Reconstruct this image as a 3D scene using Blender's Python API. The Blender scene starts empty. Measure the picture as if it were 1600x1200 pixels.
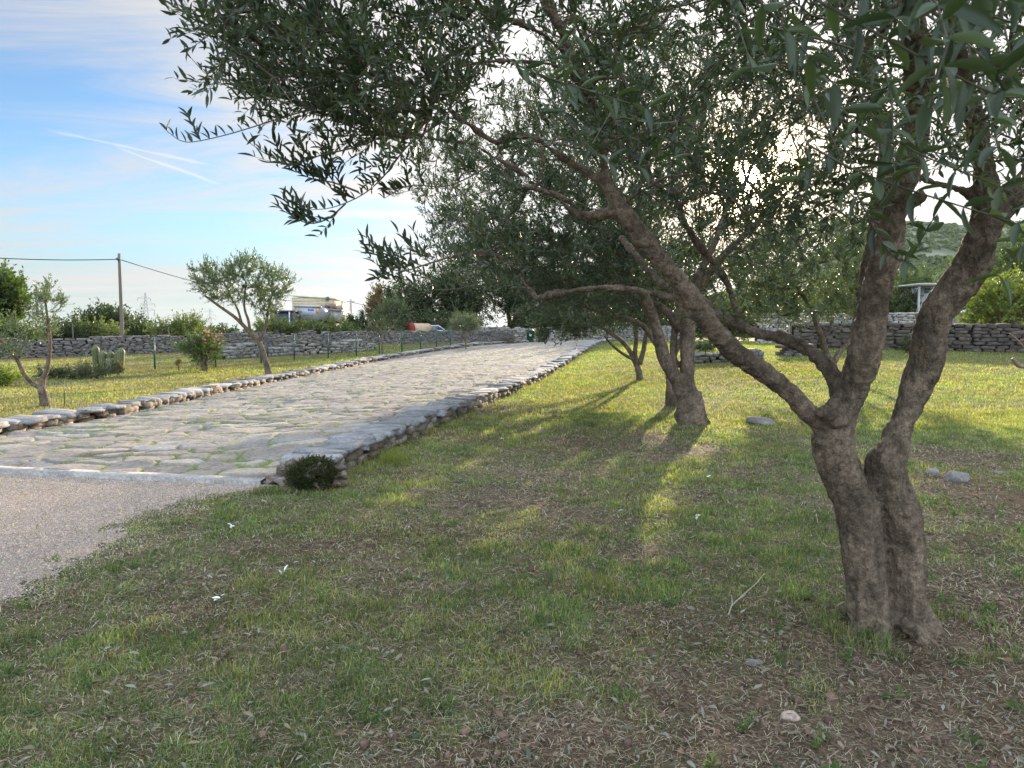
import bpy, math
import numpy as np
from mathutils import Vector, Matrix

C = bpy.context.scene
R = math.radians
EXPOSURE = 1.25; SKY_STRENGTH = 0.085; CLOUD_GLOW = 3.2; CLOUD_BASE = 3.7; FILL_VEIL = 7.5; AUREOLE = 60.0; SKY_TINT = (0.93, 0.98, 1.05)
DENS = 1.0; K1 = 1.0          # density of the grass and of the crowns
GAP = 0.010                   # the small opening in the leaves through which the sun shows
HAZE = 0.00005                # density of the air
# ---------------------------------------------------------------- camera, light, exposure
F = 1180.0                       # focal length in pixels of the 1600 px wide photograph
PITCH = math.atan(80 / F)
EYE = np.array([0.0, 0.0, 1.5])
cam = bpy.data.cameras.new("camera"); cam.lens = 36 * F / 1600; cam.sensor_width = 36
cam.clip_start = 0.05; cam.clip_end = 6000
cam.dof.use_dof = True; cam.dof.focus_distance = 7.0; cam.dof.aperture_fstop = 13.0
co = bpy.data.objects.new("camera", cam); C.collection.objects.link(co)
co.location = EYE; co.rotation_euler = (math.pi / 2 - PITCH, 0, 0)
C.camera = co

SUN_EL = R(11.0); SUN_AZ = R(17.15)          # azimuth clockwise from the view axis (+Y)
SUN = np.array([math.sin(SUN_AZ) * math.cos(SUN_EL), math.cos(SUN_AZ) * math.cos(SUN_EL), math.sin(SUN_EL)])
sl = bpy.data.lights.new("sun", 'SUN'); sl.energy = 5.0; sl.angle = R(0.53); sl.color = (1.0, 0.80, 0.56)
so = bpy.data.objects.new("sun", sl); C.collection.objects.link(so)
so.rotation_euler = Vector(SUN).to_track_quat('Z', 'Y').to_euler()
so.location = (20, 60, 30)

C.view_settings.view_transform = 'Standard'; C.view_settings.look = 'None'
C.view_settings.exposure = EXPOSURE; C.view_settings.gamma = 1
C.render.engine = 'CYCLES'
C.cycles.max_bounces = 6; C.cycles.diffuse_bounces = 3; C.cycles.glossy_bounces = 2
C.cycles.transmission_bounces = 4; C.cycles.transparent_max_bounces = 4
C.cycles.caustics_reflective = False; C.cycles.caustics_refractive = False
C.cycles.sample_clamp_indirect = 4.0

class NT:
    """small helper round a node tree"""
    def __init__(s, t): s.t = t; s.n = t.nodes; s.l = t.links
    def add(s, kind, **kw):
        n = s.n.new(kind)
        for k, v in kw.items():
            if k.startswith('i_'):
                key = k[2:]
                sock = n.inputs[int(key)] if key.isdigit() else n.inputs[key.replace('_', ' ')]
                s.put(sock, v)
            else: setattr(n, k, v)
        return n
    def put(s, sock, v):
        if isinstance(v, bpy.types.NodeSocket): s.l.new(v, sock)
        elif isinstance(v, bpy.types.Node): s.l.new(v.outputs[0], sock)
        else:
            if isinstance(v, (tuple, list)) and len(v) == 3 and sock.type == 'RGBA': v = (*v, 1)
            sock.default_value = v
    def m(s, op, a, b=0.0, c=None, clamp=False):
        n = s.n.new('ShaderNodeMath'); n.operation = op; n.use_clamp = clamp
        s.put(n.inputs[0], a); s.put(n.inputs[1], b)
        if c is not None: s.put(n.inputs[2], c)
        return n.outputs[0]
    def vm(s, op, a, b=(0, 0, 0), out=0):
        n = s.n.new('ShaderNodeVectorMath'); n.operation = op
        s.put(n.inputs[0], a); s.put(n.inputs[1], b)
        return n.outputs[out]
    def scale(s, a, k):
        n = s.n.new('ShaderNodeVectorMath'); n.operation = 'SCALE'
        s.put(n.inputs[0], a); s.put(n.inputs[3], k); return n.outputs[0]
    def mix(s, f, a, b, mode='MIX'):
        n = s.n.new('ShaderNodeMix'); n.data_type = 'RGBA'; n.blend_type = mode
        s.put(n.inputs[0], f); s.put(n.inputs[6], a); s.put(n.inputs[7], b)
        return n.outputs[2]
    def noise(s, vec, scale, detail=4.0, rough=0.55, dist=0.0):
        n = s.n.new('ShaderNodeTexNoise'); s.put(n.inputs['Vector'], vec)
        n.inputs['Scale'].default_value = scale; n.inputs['Detail'].default_value = detail
        n.inputs['Roughness'].default_value = rough; n.inputs['Distortion'].default_value = dist
        return n.outputs[0]
    def ramp(s, f, a, b, lo=0.0, hi=1.0):
        n = s.n.new('ShaderNodeMapRange'); n.interpolation_type = 'SMOOTHSTEP'
        s.put(n.inputs[0], f); n.inputs[1].default_value = a; n.inputs[2].default_value = b
        n.inputs[3].default_value = lo; n.inputs[4].default_value = hi
        return n.outputs[0]

def imdir(px, py):
    """world direction seen at a photograph pixel"""
    a = np.array([(px - 800) / F, 1.0, 0.0]); v = (600 - py) / F
    d = np.array([a[0], math.cos(PITCH) + v * math.sin(PITCH), -math.sin(PITCH) + v * math.cos(PITCH)])
    return d / np.linalg.norm(d)

# world: physical sky, thin cirrus in front of it, two contrails, the sun's glare
W = bpy.data.worlds.new("World"); C.world = W; W.use_nodes = True
w = NT(W.node_tree); w.n.clear()
sky = w.add('ShaderNodeTexSky', sky_type='NISHITA', sun_disc=False, sun_elevation=SUN_EL,
            sun_rotation=SUN_AZ, altitude=100, air_density=1.0, dust_density=0.15, ozone_density=3.0)
tc = w.add('ShaderNodeTexCoord'); D = w.vm('NORMALIZE', tc.outputs['Generated'])
sx = w.add('ShaderNodeSeparateXYZ', i_0=D)
zc = w.m('MAXIMUM', sx.outputs[2], 0.015)
zz = w.m('ADD', zc, 0.06)
px_ = w.m('DIVIDE', sx.outputs[0], zz); py_ = w.m('DIVIDE', sx.outputs[1], zz)
pl = w.add('ShaderNodeCombineXYZ', i_0=px_, i_1=py_).outputs[0]
rot = w.add('ShaderNodeMapping', i_Vector=pl); rot.inputs['Rotation'].default_value = (0, 0, R(-22)); rot.inputs['Scale'].default_value = (0.34, 0.95, 1)
n1 = w.noise(rot.outputs[0], 1.35, 9, 0.68, 1.1)
rot2 = w.add('ShaderNodeMapping', i_Vector=pl); rot2.inputs['Location'].default_value = (3.1, 1.7, 0); rot2.inputs['Rotation'].default_value = (0, 0, R(12)); rot2.inputs['Scale'].default_value = (0.25, 0.35, 1)
n2 = w.noise(rot2.outputs[0], 1.0, 3, 0.5, 0.3)
SUNV = tuple(float(v) for v in SUN)
cs = w.m('MAXIMUM', w.vm('DOT_PRODUCT', D, SUNV, out=1), 0.0)
nearsun = w.m('POWER', cs, 5.0)
cov = w.m('ADD', w.m('MULTIPLY', n1, 0.62), w.m('MULTIPLY', n2, 0.5))
cov = w.m('ADD', cov, w.m('MULTIPLY', nearsun, 0.34))
# a brighter, thicker veil added out of view overhead and behind, to fill shade
fill_veil = w.m('MAXIMUM', w.ramp(sx.outputs[2], 0.50, 0.85), w.ramp(w.m('MULTIPLY', sx.outputs[1], -1.0), -0.25, 0.5))
cov = w.m('ADD', cov, w.m('MULTIPLY', fill_veil, 0.22))
cl = w.ramp(cov, 0.50, 0.76)
cl = w.m('MULTIPLY', cl, w.ramp(sx.outputs[2], 0.0, 0.05))
# cloud radiance (in the units of the sky texture)
glow = w.m('POWER', cs, 9.0)
cb = w.m('ADD', w.m('ADD', w.m('MULTIPLY', glow, CLOUD_GLOW), CLOUD_BASE), w.m('MULTIPLY', fill_veil, FILL_VEIL))
ccol = w.mix(1.0, w.mix(fill_veil, (1.0, 0.98, 0.97), (0.80, 0.95, 1.12)), w.scale((1, 1, 1), cb), 'MULTIPLY')
skc = w.mix(1.0, sky.outputs[0], SKY_TINT, 'MULTIPLY')
hz = w.ramp(sx.outputs[2], 0.0, 0.17, 0.85, 0.0)            # pale haze low over the horizon
skc = w.mix(hz, skc, w.scale((0.80, 0.98, 1.10), w.m('ADD', w.m('MULTIPLY', glow, CLOUD_GLOW * .5), CLOUD_BASE * .68)))
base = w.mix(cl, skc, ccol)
def contrail(a, b, wid, op, col_in):
    da, db = imdir(*a), imdir(*b)
    n = np.cross(da, db); n /= np.linalg.norm(n); mid = da + db; mid /= np.linalg.norm(mid)
    half = math.acos(float(np.clip(da @ mid, -1, 1)))
    wob = w.m('MULTIPLY', w.m('SUBTRACT', w.noise(D, 40, 3), 0.5), 0.003)
    wid_ = w.m('MULTIPLY', w.ramp(w.noise(D, 25, 4), 0.3, 0.7, 0.4, 1.3), wid)
    dist = w.m('ABSOLUTE', w.m('ADD', w.vm('DOT_PRODUCT', D, tuple(map(float, n)), out=1), wob))
    line = w.m('POWER', w.m('SUBTRACT', 1.0, w.m('DIVIDE', dist, wid_), clamp=True), 1.6)
    along = w.ramp(w.vm('DOT_PRODUCT', D, tuple(map(float, mid)), out=1), math.cos(half), math.cos(half * 0.55))
    return w.mix(w.m('MULTIPLY', w.m('MULTIPLY', line, along), op), col_in, w.scale((1.0, 1.0, 1.0), w.m('ADD', cb, 1.2)))
base = contrail((60, 200), (350, 262), 0.0028, 0.5, base)
base = contrail((175, 228), (350, 290), 0.0026, 0.55, base)
au = w.m('MULTIPLY', w.m('POWER', cs, 160.0), AUREOLE * .25)
au2 = w.m('MULTIPLY', w.m('POWER', cs, 1800.0), AUREOLE * 6)
disc = w.ramp(cs, math.cos(R(0.62)), math.cos(R(0.40)), 0.0, 900.0)
tot = w.vm('ADD', base, w.scale((1.0, 0.74, 0.42), w.m('ADD', w.m('ADD', au, au2), disc)))
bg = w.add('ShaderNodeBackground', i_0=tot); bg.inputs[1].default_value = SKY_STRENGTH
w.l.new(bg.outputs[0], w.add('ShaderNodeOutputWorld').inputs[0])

# ---------------------------------------------------------------- numbers: noise, picture geometry
rng = np.random.default_rng(7)
def nrm(v): return v / np.maximum(np.linalg.norm(v, axis=-1, keepdims=True), 1e-9)
def _h(ix, iy, iz, s):
    n = (ix.astype(np.int64) * 374761393 + iy.astype(np.int64) * 668265263 + iz.astype(np.int64) * 1274126177 + s * 974711) & 0x7fffffff
    n = ((n ^ (n >> 13)) * 1103515245 + 12345) & 0x7fffffff
    n = ((n ^ (n >> 16)) * 60493) & 0x7fffffff
    return (n & 0xffffff) / float(0xffffff)
def vnoise(p, s=0):
    """value noise, p (...,2 or 3)"""
    if p.shape[-1] == 2: p = np.concatenate([p, np.zeros(p.shape[:-1] + (1,))], -1)
    i = np.floor(p).astype(np.int64); f = p - i; f = f * f * (3 - 2 * f)
    r = 0
    for a in (0, 1):
        for b in (0, 1):
            for c in (0, 1):
                wgt = (f[..., 0] if a else 1 - f[..., 0]) * (f[..., 1] if b else 1 - f[..., 1]) * (f[..., 2] if c else 1 - f[..., 2])
                r = r + wgt * _h(i[..., 0] + a, i[..., 1] + b, i[..., 2] + c, s)
    return r
def fbm(p, o=4, s=0, g=0.5):
    r = 0; a = 1.0; t = 0
    for k in range(o):
        r = r + a * vnoise(p * 2 ** k + 17.3 * k, s + k); t += a; a *= g
    return r / t
def xy(x, y): return np.stack([np.asarray(x, float) + 0 * np.asarray(y, float), np.asarray(y, float) + 0 * np.asarray(x, float)], -1)
def sm(t): t = np.clip(t, 0, 1); return t * t * (3 - 2 * t)

def gz(x, y):
    """height of the lawn and field"""
    x = np.asarray(x, float); y = np.asarray(y, float)
    k = sm((x - 1.0) / 8.0)
    left = 0.72 * sm((y - 20) / 42.0); right = 0.80 * sm((y - 10) / 26.0)
    z = left * (1 - k) + right * k
    z = z + 0.05 * (fbm(xy(x, y) * 0.45, 3, 5) - 0.5) * sm((y - 1) / 3) + 0.018 * (fbm(xy(x, y) * 3.1, 2, 9) - 0.5)
    return z
def P(px, py, Y):
    """point at world depth Y seen at photograph pixel (px, py)"""
    d = imdir(px, py); return EYE + d * (Y / d[1])
def G(px, py):
    """where the ray of a pixel meets the ground"""
    d = imdir(px, py); t = 1.0
    while t < 400:
        p = EYE + d * t
        if p[2] < gz(p[0], p[1]): break
        t *= 1.004
    return np.array([p[0], p[1], float(gz(p[0], p[1]))])

# ---------------------------------------------------------------- mesh building
class MB:
    """collects vertices, faces and a colour per vertex, and links them as ONE mesh object"""
    def __init__(s): s.v = []; s.f = []; s.c = []; s.mi = []; s.n = 0
    def add(s, v, f, col=(0.5, 0.5, 0.5), mi=0):
        v = np.asarray(v, float).reshape(-1, 3)
        col = np.asarray(col, float)
        if col.ndim == 1: col = np.tile(col, (len(v), 1))
        s.v.append(v); s.c.append(col)
        if isinstance(f, np.ndarray): f = [f]
        elif len(f) and not isinstance(f[0], np.ndarray): f = _group(f)
        for a in f:
            if len(a): s.f.append(a + s.n); s.mi.append(np.full(len(a), mi))
        s.n += len(v); return s
    def box(s, c, size, col=(0.5,) * 3, rz=0.0, mi=0, bev=0.0, rx=0.0, ry=0.0):
        v = np.array([[x, y, z] for z in (-1, 1) for y in (-1, 1) for x in (-1, 1)], float) * np.array(size) / 2
        f = np.array([[0, 2, 3, 1], [4, 5, 7, 6], [0, 1, 5, 4], [2, 6, 7, 3], [0, 4, 6, 2], [1, 3, 7, 5]])
        if bev > 0:
            h = np.array(size) / 2; vs = []; 
            for ax in range(3):
                for sg in (-1, 1):
                    o = [a for a in range(3) if a != ax]
                    for (p_, q_) in ((-1, -1), (1, -1), (1, 1), (-1, 1)):
                        t = np.zeros(3); t[ax] = sg * h[ax]; t[o[0]] = p_ * (h[o[0]] - bev); t[o[1]] = q_ * (h[o[1]] - bev); vs.append(t)
            return s.hull(np.array(vs) @ rotm(rx, ry, rz).T + np.array(c), col, mi)
        return s.add(v @ rotm(rx, ry, rz).T + np.array(c), [f], col, mi)
    def hull(s, pts, col, mi=0):
        import bmesh
        b = bmesh.new()
        for p in pts: b.verts.new(p)
        r = bmesh.ops.convex_hull(b, input=b.verts)
        bmesh.ops.dissolve_limit(b, angle_limit=0.02, verts=b.verts, edges=b.edges)
        b.verts.index_update()
        v = np.array([x.co[:] for x in b.verts]); f = [[q.index for q in x.verts] for x in b.faces]; b.free()
        return s.add(v, _group(f), col, mi)
    def tube(s, pts, rad, n=6, col=(0.5,) * 3, mi=0, caps=True, lump=0.0, seed=0):
        pts = np.asarray(pts, float); k = len(pts)
        rad = np.broadcast_to(np.asarray(rad, float), (k,))
        t = nrm(np.gradient(pts, axis=0)); ref = np.array([0.3, 0.9, 0.2]) if abs(t[0][2]) > 0.7 else np.array([0, 0, 1.0])
        u = np.zeros_like(pts); x = np.cross(t[0], ref); x /= np.linalg.norm(x)
        for i in range(k):
            x = x - t[i] * (x @ t[i]); x /= max(np.linalg.norm(x), 1e-9); u[i] = x
        vv = np.cross(t, u); a = np.arange(n) * 2 * math.pi / n
        ring = u[:, None] * np.cos(a)[None, :, None] + vv[:, None] * np.sin(a)[None, :, None]
        rr = rad[:, None, None] * np.ones((1, n, 1))
        if lump:
            q = pts[:, None] + ring * rad[:, None, None]
            rr = rr * (1 + lump * (fbm(q / max(rad.max() * 1.1, 1e-3), 3, seed)[..., None] - 0.5) * 2)
        v = (pts[:, None] + ring * rr).reshape(-1, 3)
        i = np.arange(k - 1)[:, None] * n; j = np.arange(n)[None]; j2 = (j + 1) % n
        f = np.stack([i + j, i + j2, i + n + j2, i + n + j], -1).reshape(-1, 4)
        fs = [f]
        if caps: fs += [np.arange(n)[None, ::-1], (np.arange(n) + (k - 1) * n)[None]]
        return s.add(v, fs, col, mi)
    def inst(s, tv, tf, pos, M, col, mi=0):
        """template (tv, list of face arrays) at pos (n,3) with matrices M (n,3,3); col (n,3) or (n,nv,3)"""
        n = len(pos); nv = len(tv)
        v = (np.einsum('nij,vj->nvi', M, tv) + pos[:, None]).reshape(-1, 3)
        off = (np.arange(n) * nv)[:, None, None]
        fs = [(f[None] + off).reshape(-1, f.shape[1]) for f in tf]
        col = np.asarray(col)
        if col.ndim == 2: col = np.repeat(col, nv, axis=0)
        return s.add(v, fs, col.reshape(-1, 3), mi)
    def build(s, name, mats, parent=None, origin=None, smooth=True):
        v = np.concatenate(s.v); c = np.concatenate(s.c)
        if origin is None and parent is not None: origin = np.array(parent['_o'])
        if origin is not None: v = v - np.asarray(origin)
        me = bpy.data.meshes.new(name)
        me.vertices.add(len(v)); me.vertices.foreach_set('co', v.astype(np.float32).ravel())
        tot = np.concatenate([np.full(len(a), a.shape[1]) for a in s.f]); idx = np.concatenate([a.ravel() for a in s.f])
        me.loops.add(len(idx)); me.loops.foreach_set('vertex_index', idx.astype(np.int32))
        me.polygons.add(len(tot)); st = np.concatenate([[0], np.cumsum(tot)[:-1]])
        me.polygons.foreach_set('loop_start', st.astype(np.int32))
        me.polygons.foreach_set('loop_total', tot.astype(np.int32))
        me.polygons.foreach_set('material_index', np.concatenate(s.mi).astype(np.int32))
        if smooth: me.polygons.foreach_set('use_smooth', np.ones(len(tot), bool))
        at = me.color_attributes.new('col', 'FLOAT_COLOR', 'POINT')
        at.data.foreach_set('color', np.concatenate([c, np.ones((len(c), 1))], 1).astype(np.float32).ravel())
        for m_ in (mats if isinstance(mats, (list, tuple)) else [mats]): me.materials.append(m_)
        me.update(calc_edges=True)
        o = bpy.data.objects.new(name, me); C.collection.objects.link(o)
        if parent is not None: o.parent = parent
        elif origin is not None: o.location = [float(q) for q in origin]
        return o
def _group(f):
    d = {}
    for a in f: d.setdefault(len(a), []).append(list(a))
    return [np.array(a) for a in d.values()]
def rotm(rx, ry, rz):
    cx, sx_, cy, sy, cz, sz = math.cos(rx), math.sin(rx), math.cos(ry), math.sin(ry), math.cos(rz), math.sin(rz)
    return (np.array([[cz, -sz, 0], [sz, cz, 0], [0, 0, 1]]) @ np.array([[cy, 0, sy], [0, 1, 0], [-sy, 0, cy]]) @ np.array([[1, 0, 0], [0, cx, -sx_], [0, sx_, cx]]))
def tag(o, label, cat, group=None):
    o['label'] = label; o['category'] = cat
    if group: o['group'] = group
    return o
def thing(name, label, cat, base, group=None):
    o = bpy.data.objects.new(name, None); C.collection.objects.link(o)
    o.location = [float(q) for q in base]; o['_o'] = [float(q) for q in base]; o.empty_display_size = 0.3
    return tag(o, label, cat, group)

# ---------------------------------------------------------------- materials
def mat(name, rough=0.8, transl=0.0, back=None, bump=None, spec=0.3, speck=None, metal=0.0, bias=(1, 1, 1), const=None):
    """colour comes from the mesh's own colours (what each leaf, stone or blade is painted), broken up by noise"""
    m = bpy.data.materials.new(name); m.use_nodes = True; t = NT(m.node_tree); t.n.clear()
    c = t.add('ShaderNodeAttribute', attribute_name='col').outputs['Color']
    if const: c = t.scale(const, 1.0)
    geo = t.add('ShaderNodeNewGeometry'); pos = geo.outputs['Position']
    if bias != (1, 1, 1): c = t.mix(1.0, c, bias, 'MULTIPLY')
    if speck:
        for sc_, lo, hi, det in speck:
            nz = t.noise(pos, sc_, det, 0.6)
            c = t.mix(1.0, c, t.scale((1, 1, 1), t.ramp(nz, 0.3, 0.7, lo, hi)), 'MULTIPLY')
    if back:
        c = t.mix(geo.outputs['Backfacing'], c, t.vm('ADD', t.scale(c, back[0]), back[1]))
    b = t.add('ShaderNodeBsdfPrincipled', i_Base_Color=c); b.inputs['Roughness'].default_value = rough
    b.inputs['Specular IOR Level'].default_value = spec; b.inputs['Metallic'].default_value = metal
    nb = None
    if bump:
        h = None
        for sc_, k, st in bump:
            v = pos
            if st: v = t.vm('MULTIPLY', pos, st)
            q = t.m('MULTIPLY', t.noise(v, sc_, 5, 0.62), k)
            h = q if h is None else t.m('ADD', h, q)
        bn = t.add('ShaderNodeBump', i_Height=h); bn.inputs['Distance'].default_value = 1.0; bn.inputs['Strength'].default_value = 1.0
        t.l.new(bn.outputs[0], b.inputs['Normal'])
    out = b.outputs[0]
    if transl:
        tr = t.add('ShaderNodeBsdfTranslucent', i_Color=t.mix(1.0, c, (1.3, 1.45, 0.6), 'MULTIPLY'))
        mx = t.add('ShaderNodeMixShader', i_1=out, i_2=tr.outputs[0]); mx.inputs[0].default_value = transl; out = mx.outputs[0]
    t.l.new(out, t.add('ShaderNodeOutputMaterial').inputs[0])
    return m
M = dict(
    olive_leaf=mat('olive_leaf', 0.40, 0.24, back=(1.25, (0.012, 0.016, 0.012)), spec=0.42),
    leaf=mat('broad_leaf', 0.5, 0.35, spec=0.35),
    grass=mat('grass_blade', 0.5, 0.55, spec=0.3),
    litter=mat('litter', 0.8, 0.1),
    bark=mat('olive_bark', 0.85, bump=[(7, 0.05, (1, 1, .6)), (30, 0.040, (1, 1, .38)), (55, .008, (1, 1, 1.6)), (130, 0.004, None)], speck=[(6, 0.6, 1.25, 7), (26, 0.62, 1.35, 5), (110, .7, 1.25, 3), (2.0, 0.75, 1.2, 2)], spec=0.2, const=(0.185, 0.138, 0.098)),
    twig=mat('twig_bark', 0.8, spec=0.2),
    stone=mat('limestone', 0.88, bump=[(16, 0.018, None), (70, 0.006, None)], speck=[(5, 0.75, 1.15, 5), (35, 0.72, 1.2, 4)], spec=0.25),
    flag=mat('flagstone', 0.85, bump=[(9, 0.02, None), (45, 0.008, None)], speck=[(3, 0.82, 1.12, 4), (26, 0.75, 1.18, 5)], spec=0.25),
    gravel=mat('gravel', 0.85, speck=[(40, 0.7, 1.2, 3)], spec=0.2),
    paint=mat('painted_metal', 0.35, spec=0.5, speck=[(4, 0.88, 1.06, 4)]),
    plain=mat('dull_surface', 0.75, speck=[(3, 0.85, 1.08, 5)]),
    metal=mat('galvanised_metal', 0.5, spec=0.5, metal=0.3),
    glass=mat('window_glass', 0.12, spec=0.8),
    plastic=mat('moulded_plastic', 0.45, spec=0.45, speck=[(6, 0.88, 1.05, 4)]),
    cactus=mat('cactus_skin', 0.6, speck=[(30, 0.7, 1.3, 3)]),
)
# ---------------------------------------------------------------- the ground, road, gravel
YR = np.array([6.2, 8.0, 9.57, 12.9, 18.6, 27, 36, 47, 59, 66]); XR = np.array([-2.05, -1.83, -1.62, -1.09, 0.0, 1.45, 3.1, 5.2, 7.6, 9.2])
YL = np.array([6.2, 10.9, 13.6, 17, 22, 32, 42, 50, 59, 66]); XL = np.array([-7.6, -7.36, -7.0, -7.1, -7.15, -6.4, -4.7, -2.6, 1.2, 4.2])
def xr(y): return np.interp(y, YR, XR)
def xl(y): return np.interp(y, YL, XL)
def front(x): return 7.37 + (-2.53 - x) * 0.232          # where the paving starts
def road_z(x, y):
    u = np.clip((x - xl(y)) / (xr(y) - xl(y)), 0, 1)
    return gz(x, y) + 0.03 + 0.17 * sm((y - 7.4) / 2.2) * u ** 1.3
def on_road(x, y, m=0.0): return (x > xl(y) - m) & (x < xr(y) + m) & (y > front(x) - 0.3) & (y < 64)
def gravel_mask(x, y):
    """1 on the gravel, 0 on grass"""
    # line from (395,765) px to (0,935) px on the ground
    a = np.array([-2.2, 7.3]); b = np.array([-2.55, 4.1])
    e = np.interp(y, [2.0, 3.6, 4.2, 5.0, 5.8, 6.6, 7.4], [-3.9, -3.0, -2.75, -2.85, -2.95, -2.75, -2.3])
    e = e + 0.7 * (fbm(xy(x, y) * 1.6, 3, 31) - 0.5) + 0.5 * (fbm(xy(x, y) * 9, 3, 33) - 0.5)
    return sm((e - x) / 0.75 + 0.5) * (y < front(x) + 0.05)

def grass_amount(x, y):
    """0 bare soil, 1 thick green grass"""
    p = xy(x, y)
    g = 0.62 * fbm(p * 0.55, 4, 71) + 0.38 * fbm(p * 2.3, 3, 72)
    bare = 0.20 * np.exp(-(((x - 1.3) / 1.6) ** 2 + ((y - 2.9) / 1.0) ** 2)) + 0.16 * np.exp(-(((x - 3.6) / 1.8) ** 2 + ((y - 6.2) / 2.2) ** 2))
    bare = bare + .5 * np.exp(-(((x - 4.45) / .5) ** 2 + ((y - 6.6) / .8) ** 2)) + .3 * np.exp(-(((x - 5.2) / .8) ** 2 + ((y - 9.0) / .8) ** 2))
    v = sm((g - bare - 0.25) / 0.30); v = v * (0.45 + 0.55 * sm((fbm(p * 6.0, 3, 74) - .36) / .2))
    return v
# one ground sheet, fine near the camera and coarse far away, reaching the horizon
ys = np.concatenate([np.linspace(-25, 1.2, 12), 1.3 + 0.045 * np.arange(120), 6.7 * (1.0165 ** np.arange(1, 180)), [130, 150, 180, 230, 300, 400, 600, 900, 1500, 2600, 4500]])
ys = np.unique(np.round(ys, 4)); K = 300
s_ = np.linspace(-1, 1, K); xs = np.sinh(s_ * 3.6) / math.sinh(3.6)
Yg, Sg = np.meshgrid(ys, xs, indexing='ij')
wid = np.maximum(9, np.abs(Yg) * 1.3) * np.where(Yg > 100, 2.2, 1.0)
Xg = Sg * wid * 1.6
Zg = gz(Xg, Yg)
Zg = np.where(Yg > 140, Zg - 0.002 * (Yg - 140), Zg)
inr = on_road(Xg, Yg, -0.25) & (Yg > front(Xg) + .06)
Zg = np.where(inr, Zg - 0.06, Zg)
nr = len(ys); i = np.arange(nr - 1)[:, None] * K; j = np.arange(K - 1)[None]
fq = np.stack([i + j, i + j + 1, i + K + j + 1, i + K + j], -1).reshape(-1, 4)
ga = grass_amount(Xg, Yg)[..., None]
soil = np.array([0.105, 0.062, 0.043]); dry = np.array([0.27, 0.215, 0.145]); grn = np.array([0.105, 0.15, 0.05])
lit = fbm(xy(Xg, Yg) * 1.3, 3, 44)[..., None]
colg = soil * .8 * (1 - lit * 0.4) + dry * lit * 0.4
farm = sm((Yg - 8) / 16)[..., None]
colg = colg * (1 - ga * (0.35 + 0.5 * farm)) + grn * ga * (0.35 + 0.5 * farm)
fieldc = np.array([0.27, 0.22, 0.13]) * (1 - 0.45 * ga) + grn * 0.45 * ga
lf = (sm((xl(Yg) - 6 - Xg) / 3) * sm((Yg - 20) / 6))[..., None]
colg = colg * (1 - lf) + fieldc * lf
mb = MB(); mb.add(np.stack([Xg, Yg, Zg], -1).reshape(-1, 3), [fq], colg.reshape(-1, 3))
M['ground'] = mat('lawn_soil', 0.95, bump=[(22, 0.03, None), (120, 0.008, None)], speck=[(7, 0.7, 1.3, 5), (60, 0.6, 1.4, 4), (0.8, 0.85, 1.15, 3)], spec=0.1)
g_ = mb.build('ground', M['ground']); g_['kind'] = 'structure'

# the paved road: every flagstone is a cell of a jittered grid, with its own height, tilt and tint
def worley(p):
    i0 = np.floor(p).astype(np.int64); f1 = np.full(p.shape[:-1], 9.0); f2 = f1.copy(); cid = np.zeros(p.shape[:-1]); cd = np.zeros(p.shape)
    for a in (-1, 0, 1):
        for b in (-1, 0, 1):
            ci = i0 + np.array([a, b]); z = np.zeros_like(ci[..., 0])
            q = ci + 0.12 + 0.76 * np.stack([_h(ci[..., 0], ci[..., 1], z, 3), _h(ci[..., 0], ci[..., 1], z, 4)], -1)
            d = np.linalg.norm(q - p, axis=-1); idv = _h(ci[..., 0], ci[..., 1], z, 8)
            m1 = d < f1
            f2 = np.where(m1, f1, np.minimum(f2, d)); cid = np.where(m1, idv, cid); cd = np.where(m1[..., None], p - q, cd); f1 = np.where(m1, d, f1)
    return f1, f2, cid, cd
vy = [0.0]
while vy[-1] < 57.5: vy.append(vy[-1] + 0.022 + 0.0040 * vy[-1])
vy = np.array(vy); KU = 330; U = np.linspace(0, 1, KU)
V2, U2 = np.meshgrid(vy, U, indexing='ij')
# start on the slanted front line, straighten out with distance
X2 = xl(7.4 + V2) * (1 - U2) + xr(7.4 + V2) * U2
Y2 = 7.4 + V2 + (front(X2) - 7.4 + 0.0) * np.exp(-V2 / 3.0)
X2 = xl(Y2) * (1 - U2) + xr(Y2) * U2
pw = xy(X2, Y2); wq = pw + 0.16 * (np.stack([fbm(pw * 1.3, 2, 21), fbm(pw * 1.3, 2, 22)], -1) - 0.5) * 2
f1, f2, cid, cd = worley(wq * np.array([2.0, 3.0]))
edge = f2 - f1 + .10 * (fbm(pw * 9, 2, 23) - .5); st = sm((edge - .015) / 0.10)
tilt = (cid - 0.5) * cd[..., 0] * 0.05 + (np.mod(cid * 7.3, 1) - 0.5) * cd[..., 1] * 0.09
Z2 = road_z(X2, Y2) + st * (0.015 + 0.018 * (np.mod(cid * 13.7, 1) - 0.3) + tilt) + 0.030 * (fbm(pw * 4.5, 4, 55) - 0.5) - 0.012
c1 = np.array([0.38, 0.325, 0.275]); c2 = np.array([0.26, 0.25, 0.25]); c3 = np.array([0.39, 0.285, 0.21])
k1 = cid[..., None]; k2 = np.mod(cid * 5.1, 1)[..., None]
cc = c1 * k1 + c2 * (1 - k1); cc = cc * (1 - 0.35 * k2) + c3 * 0.35 * k2; cc = cc * (0.66 + 0.36 * np.mod(cid * 3.3, 1)[..., None])
jg = fbm(pw * 0.9, 3, 61)[..., None] + .06; jc = np.array([0.13, 0.09, 0.06]) * (1 - sm((jg - .35) / .2)) + np.array([0.15, 0.19, 0.05]) * sm((jg - .35) / .2)
cc = cc * st[..., None] + jc * (1 - st[..., None])
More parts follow.
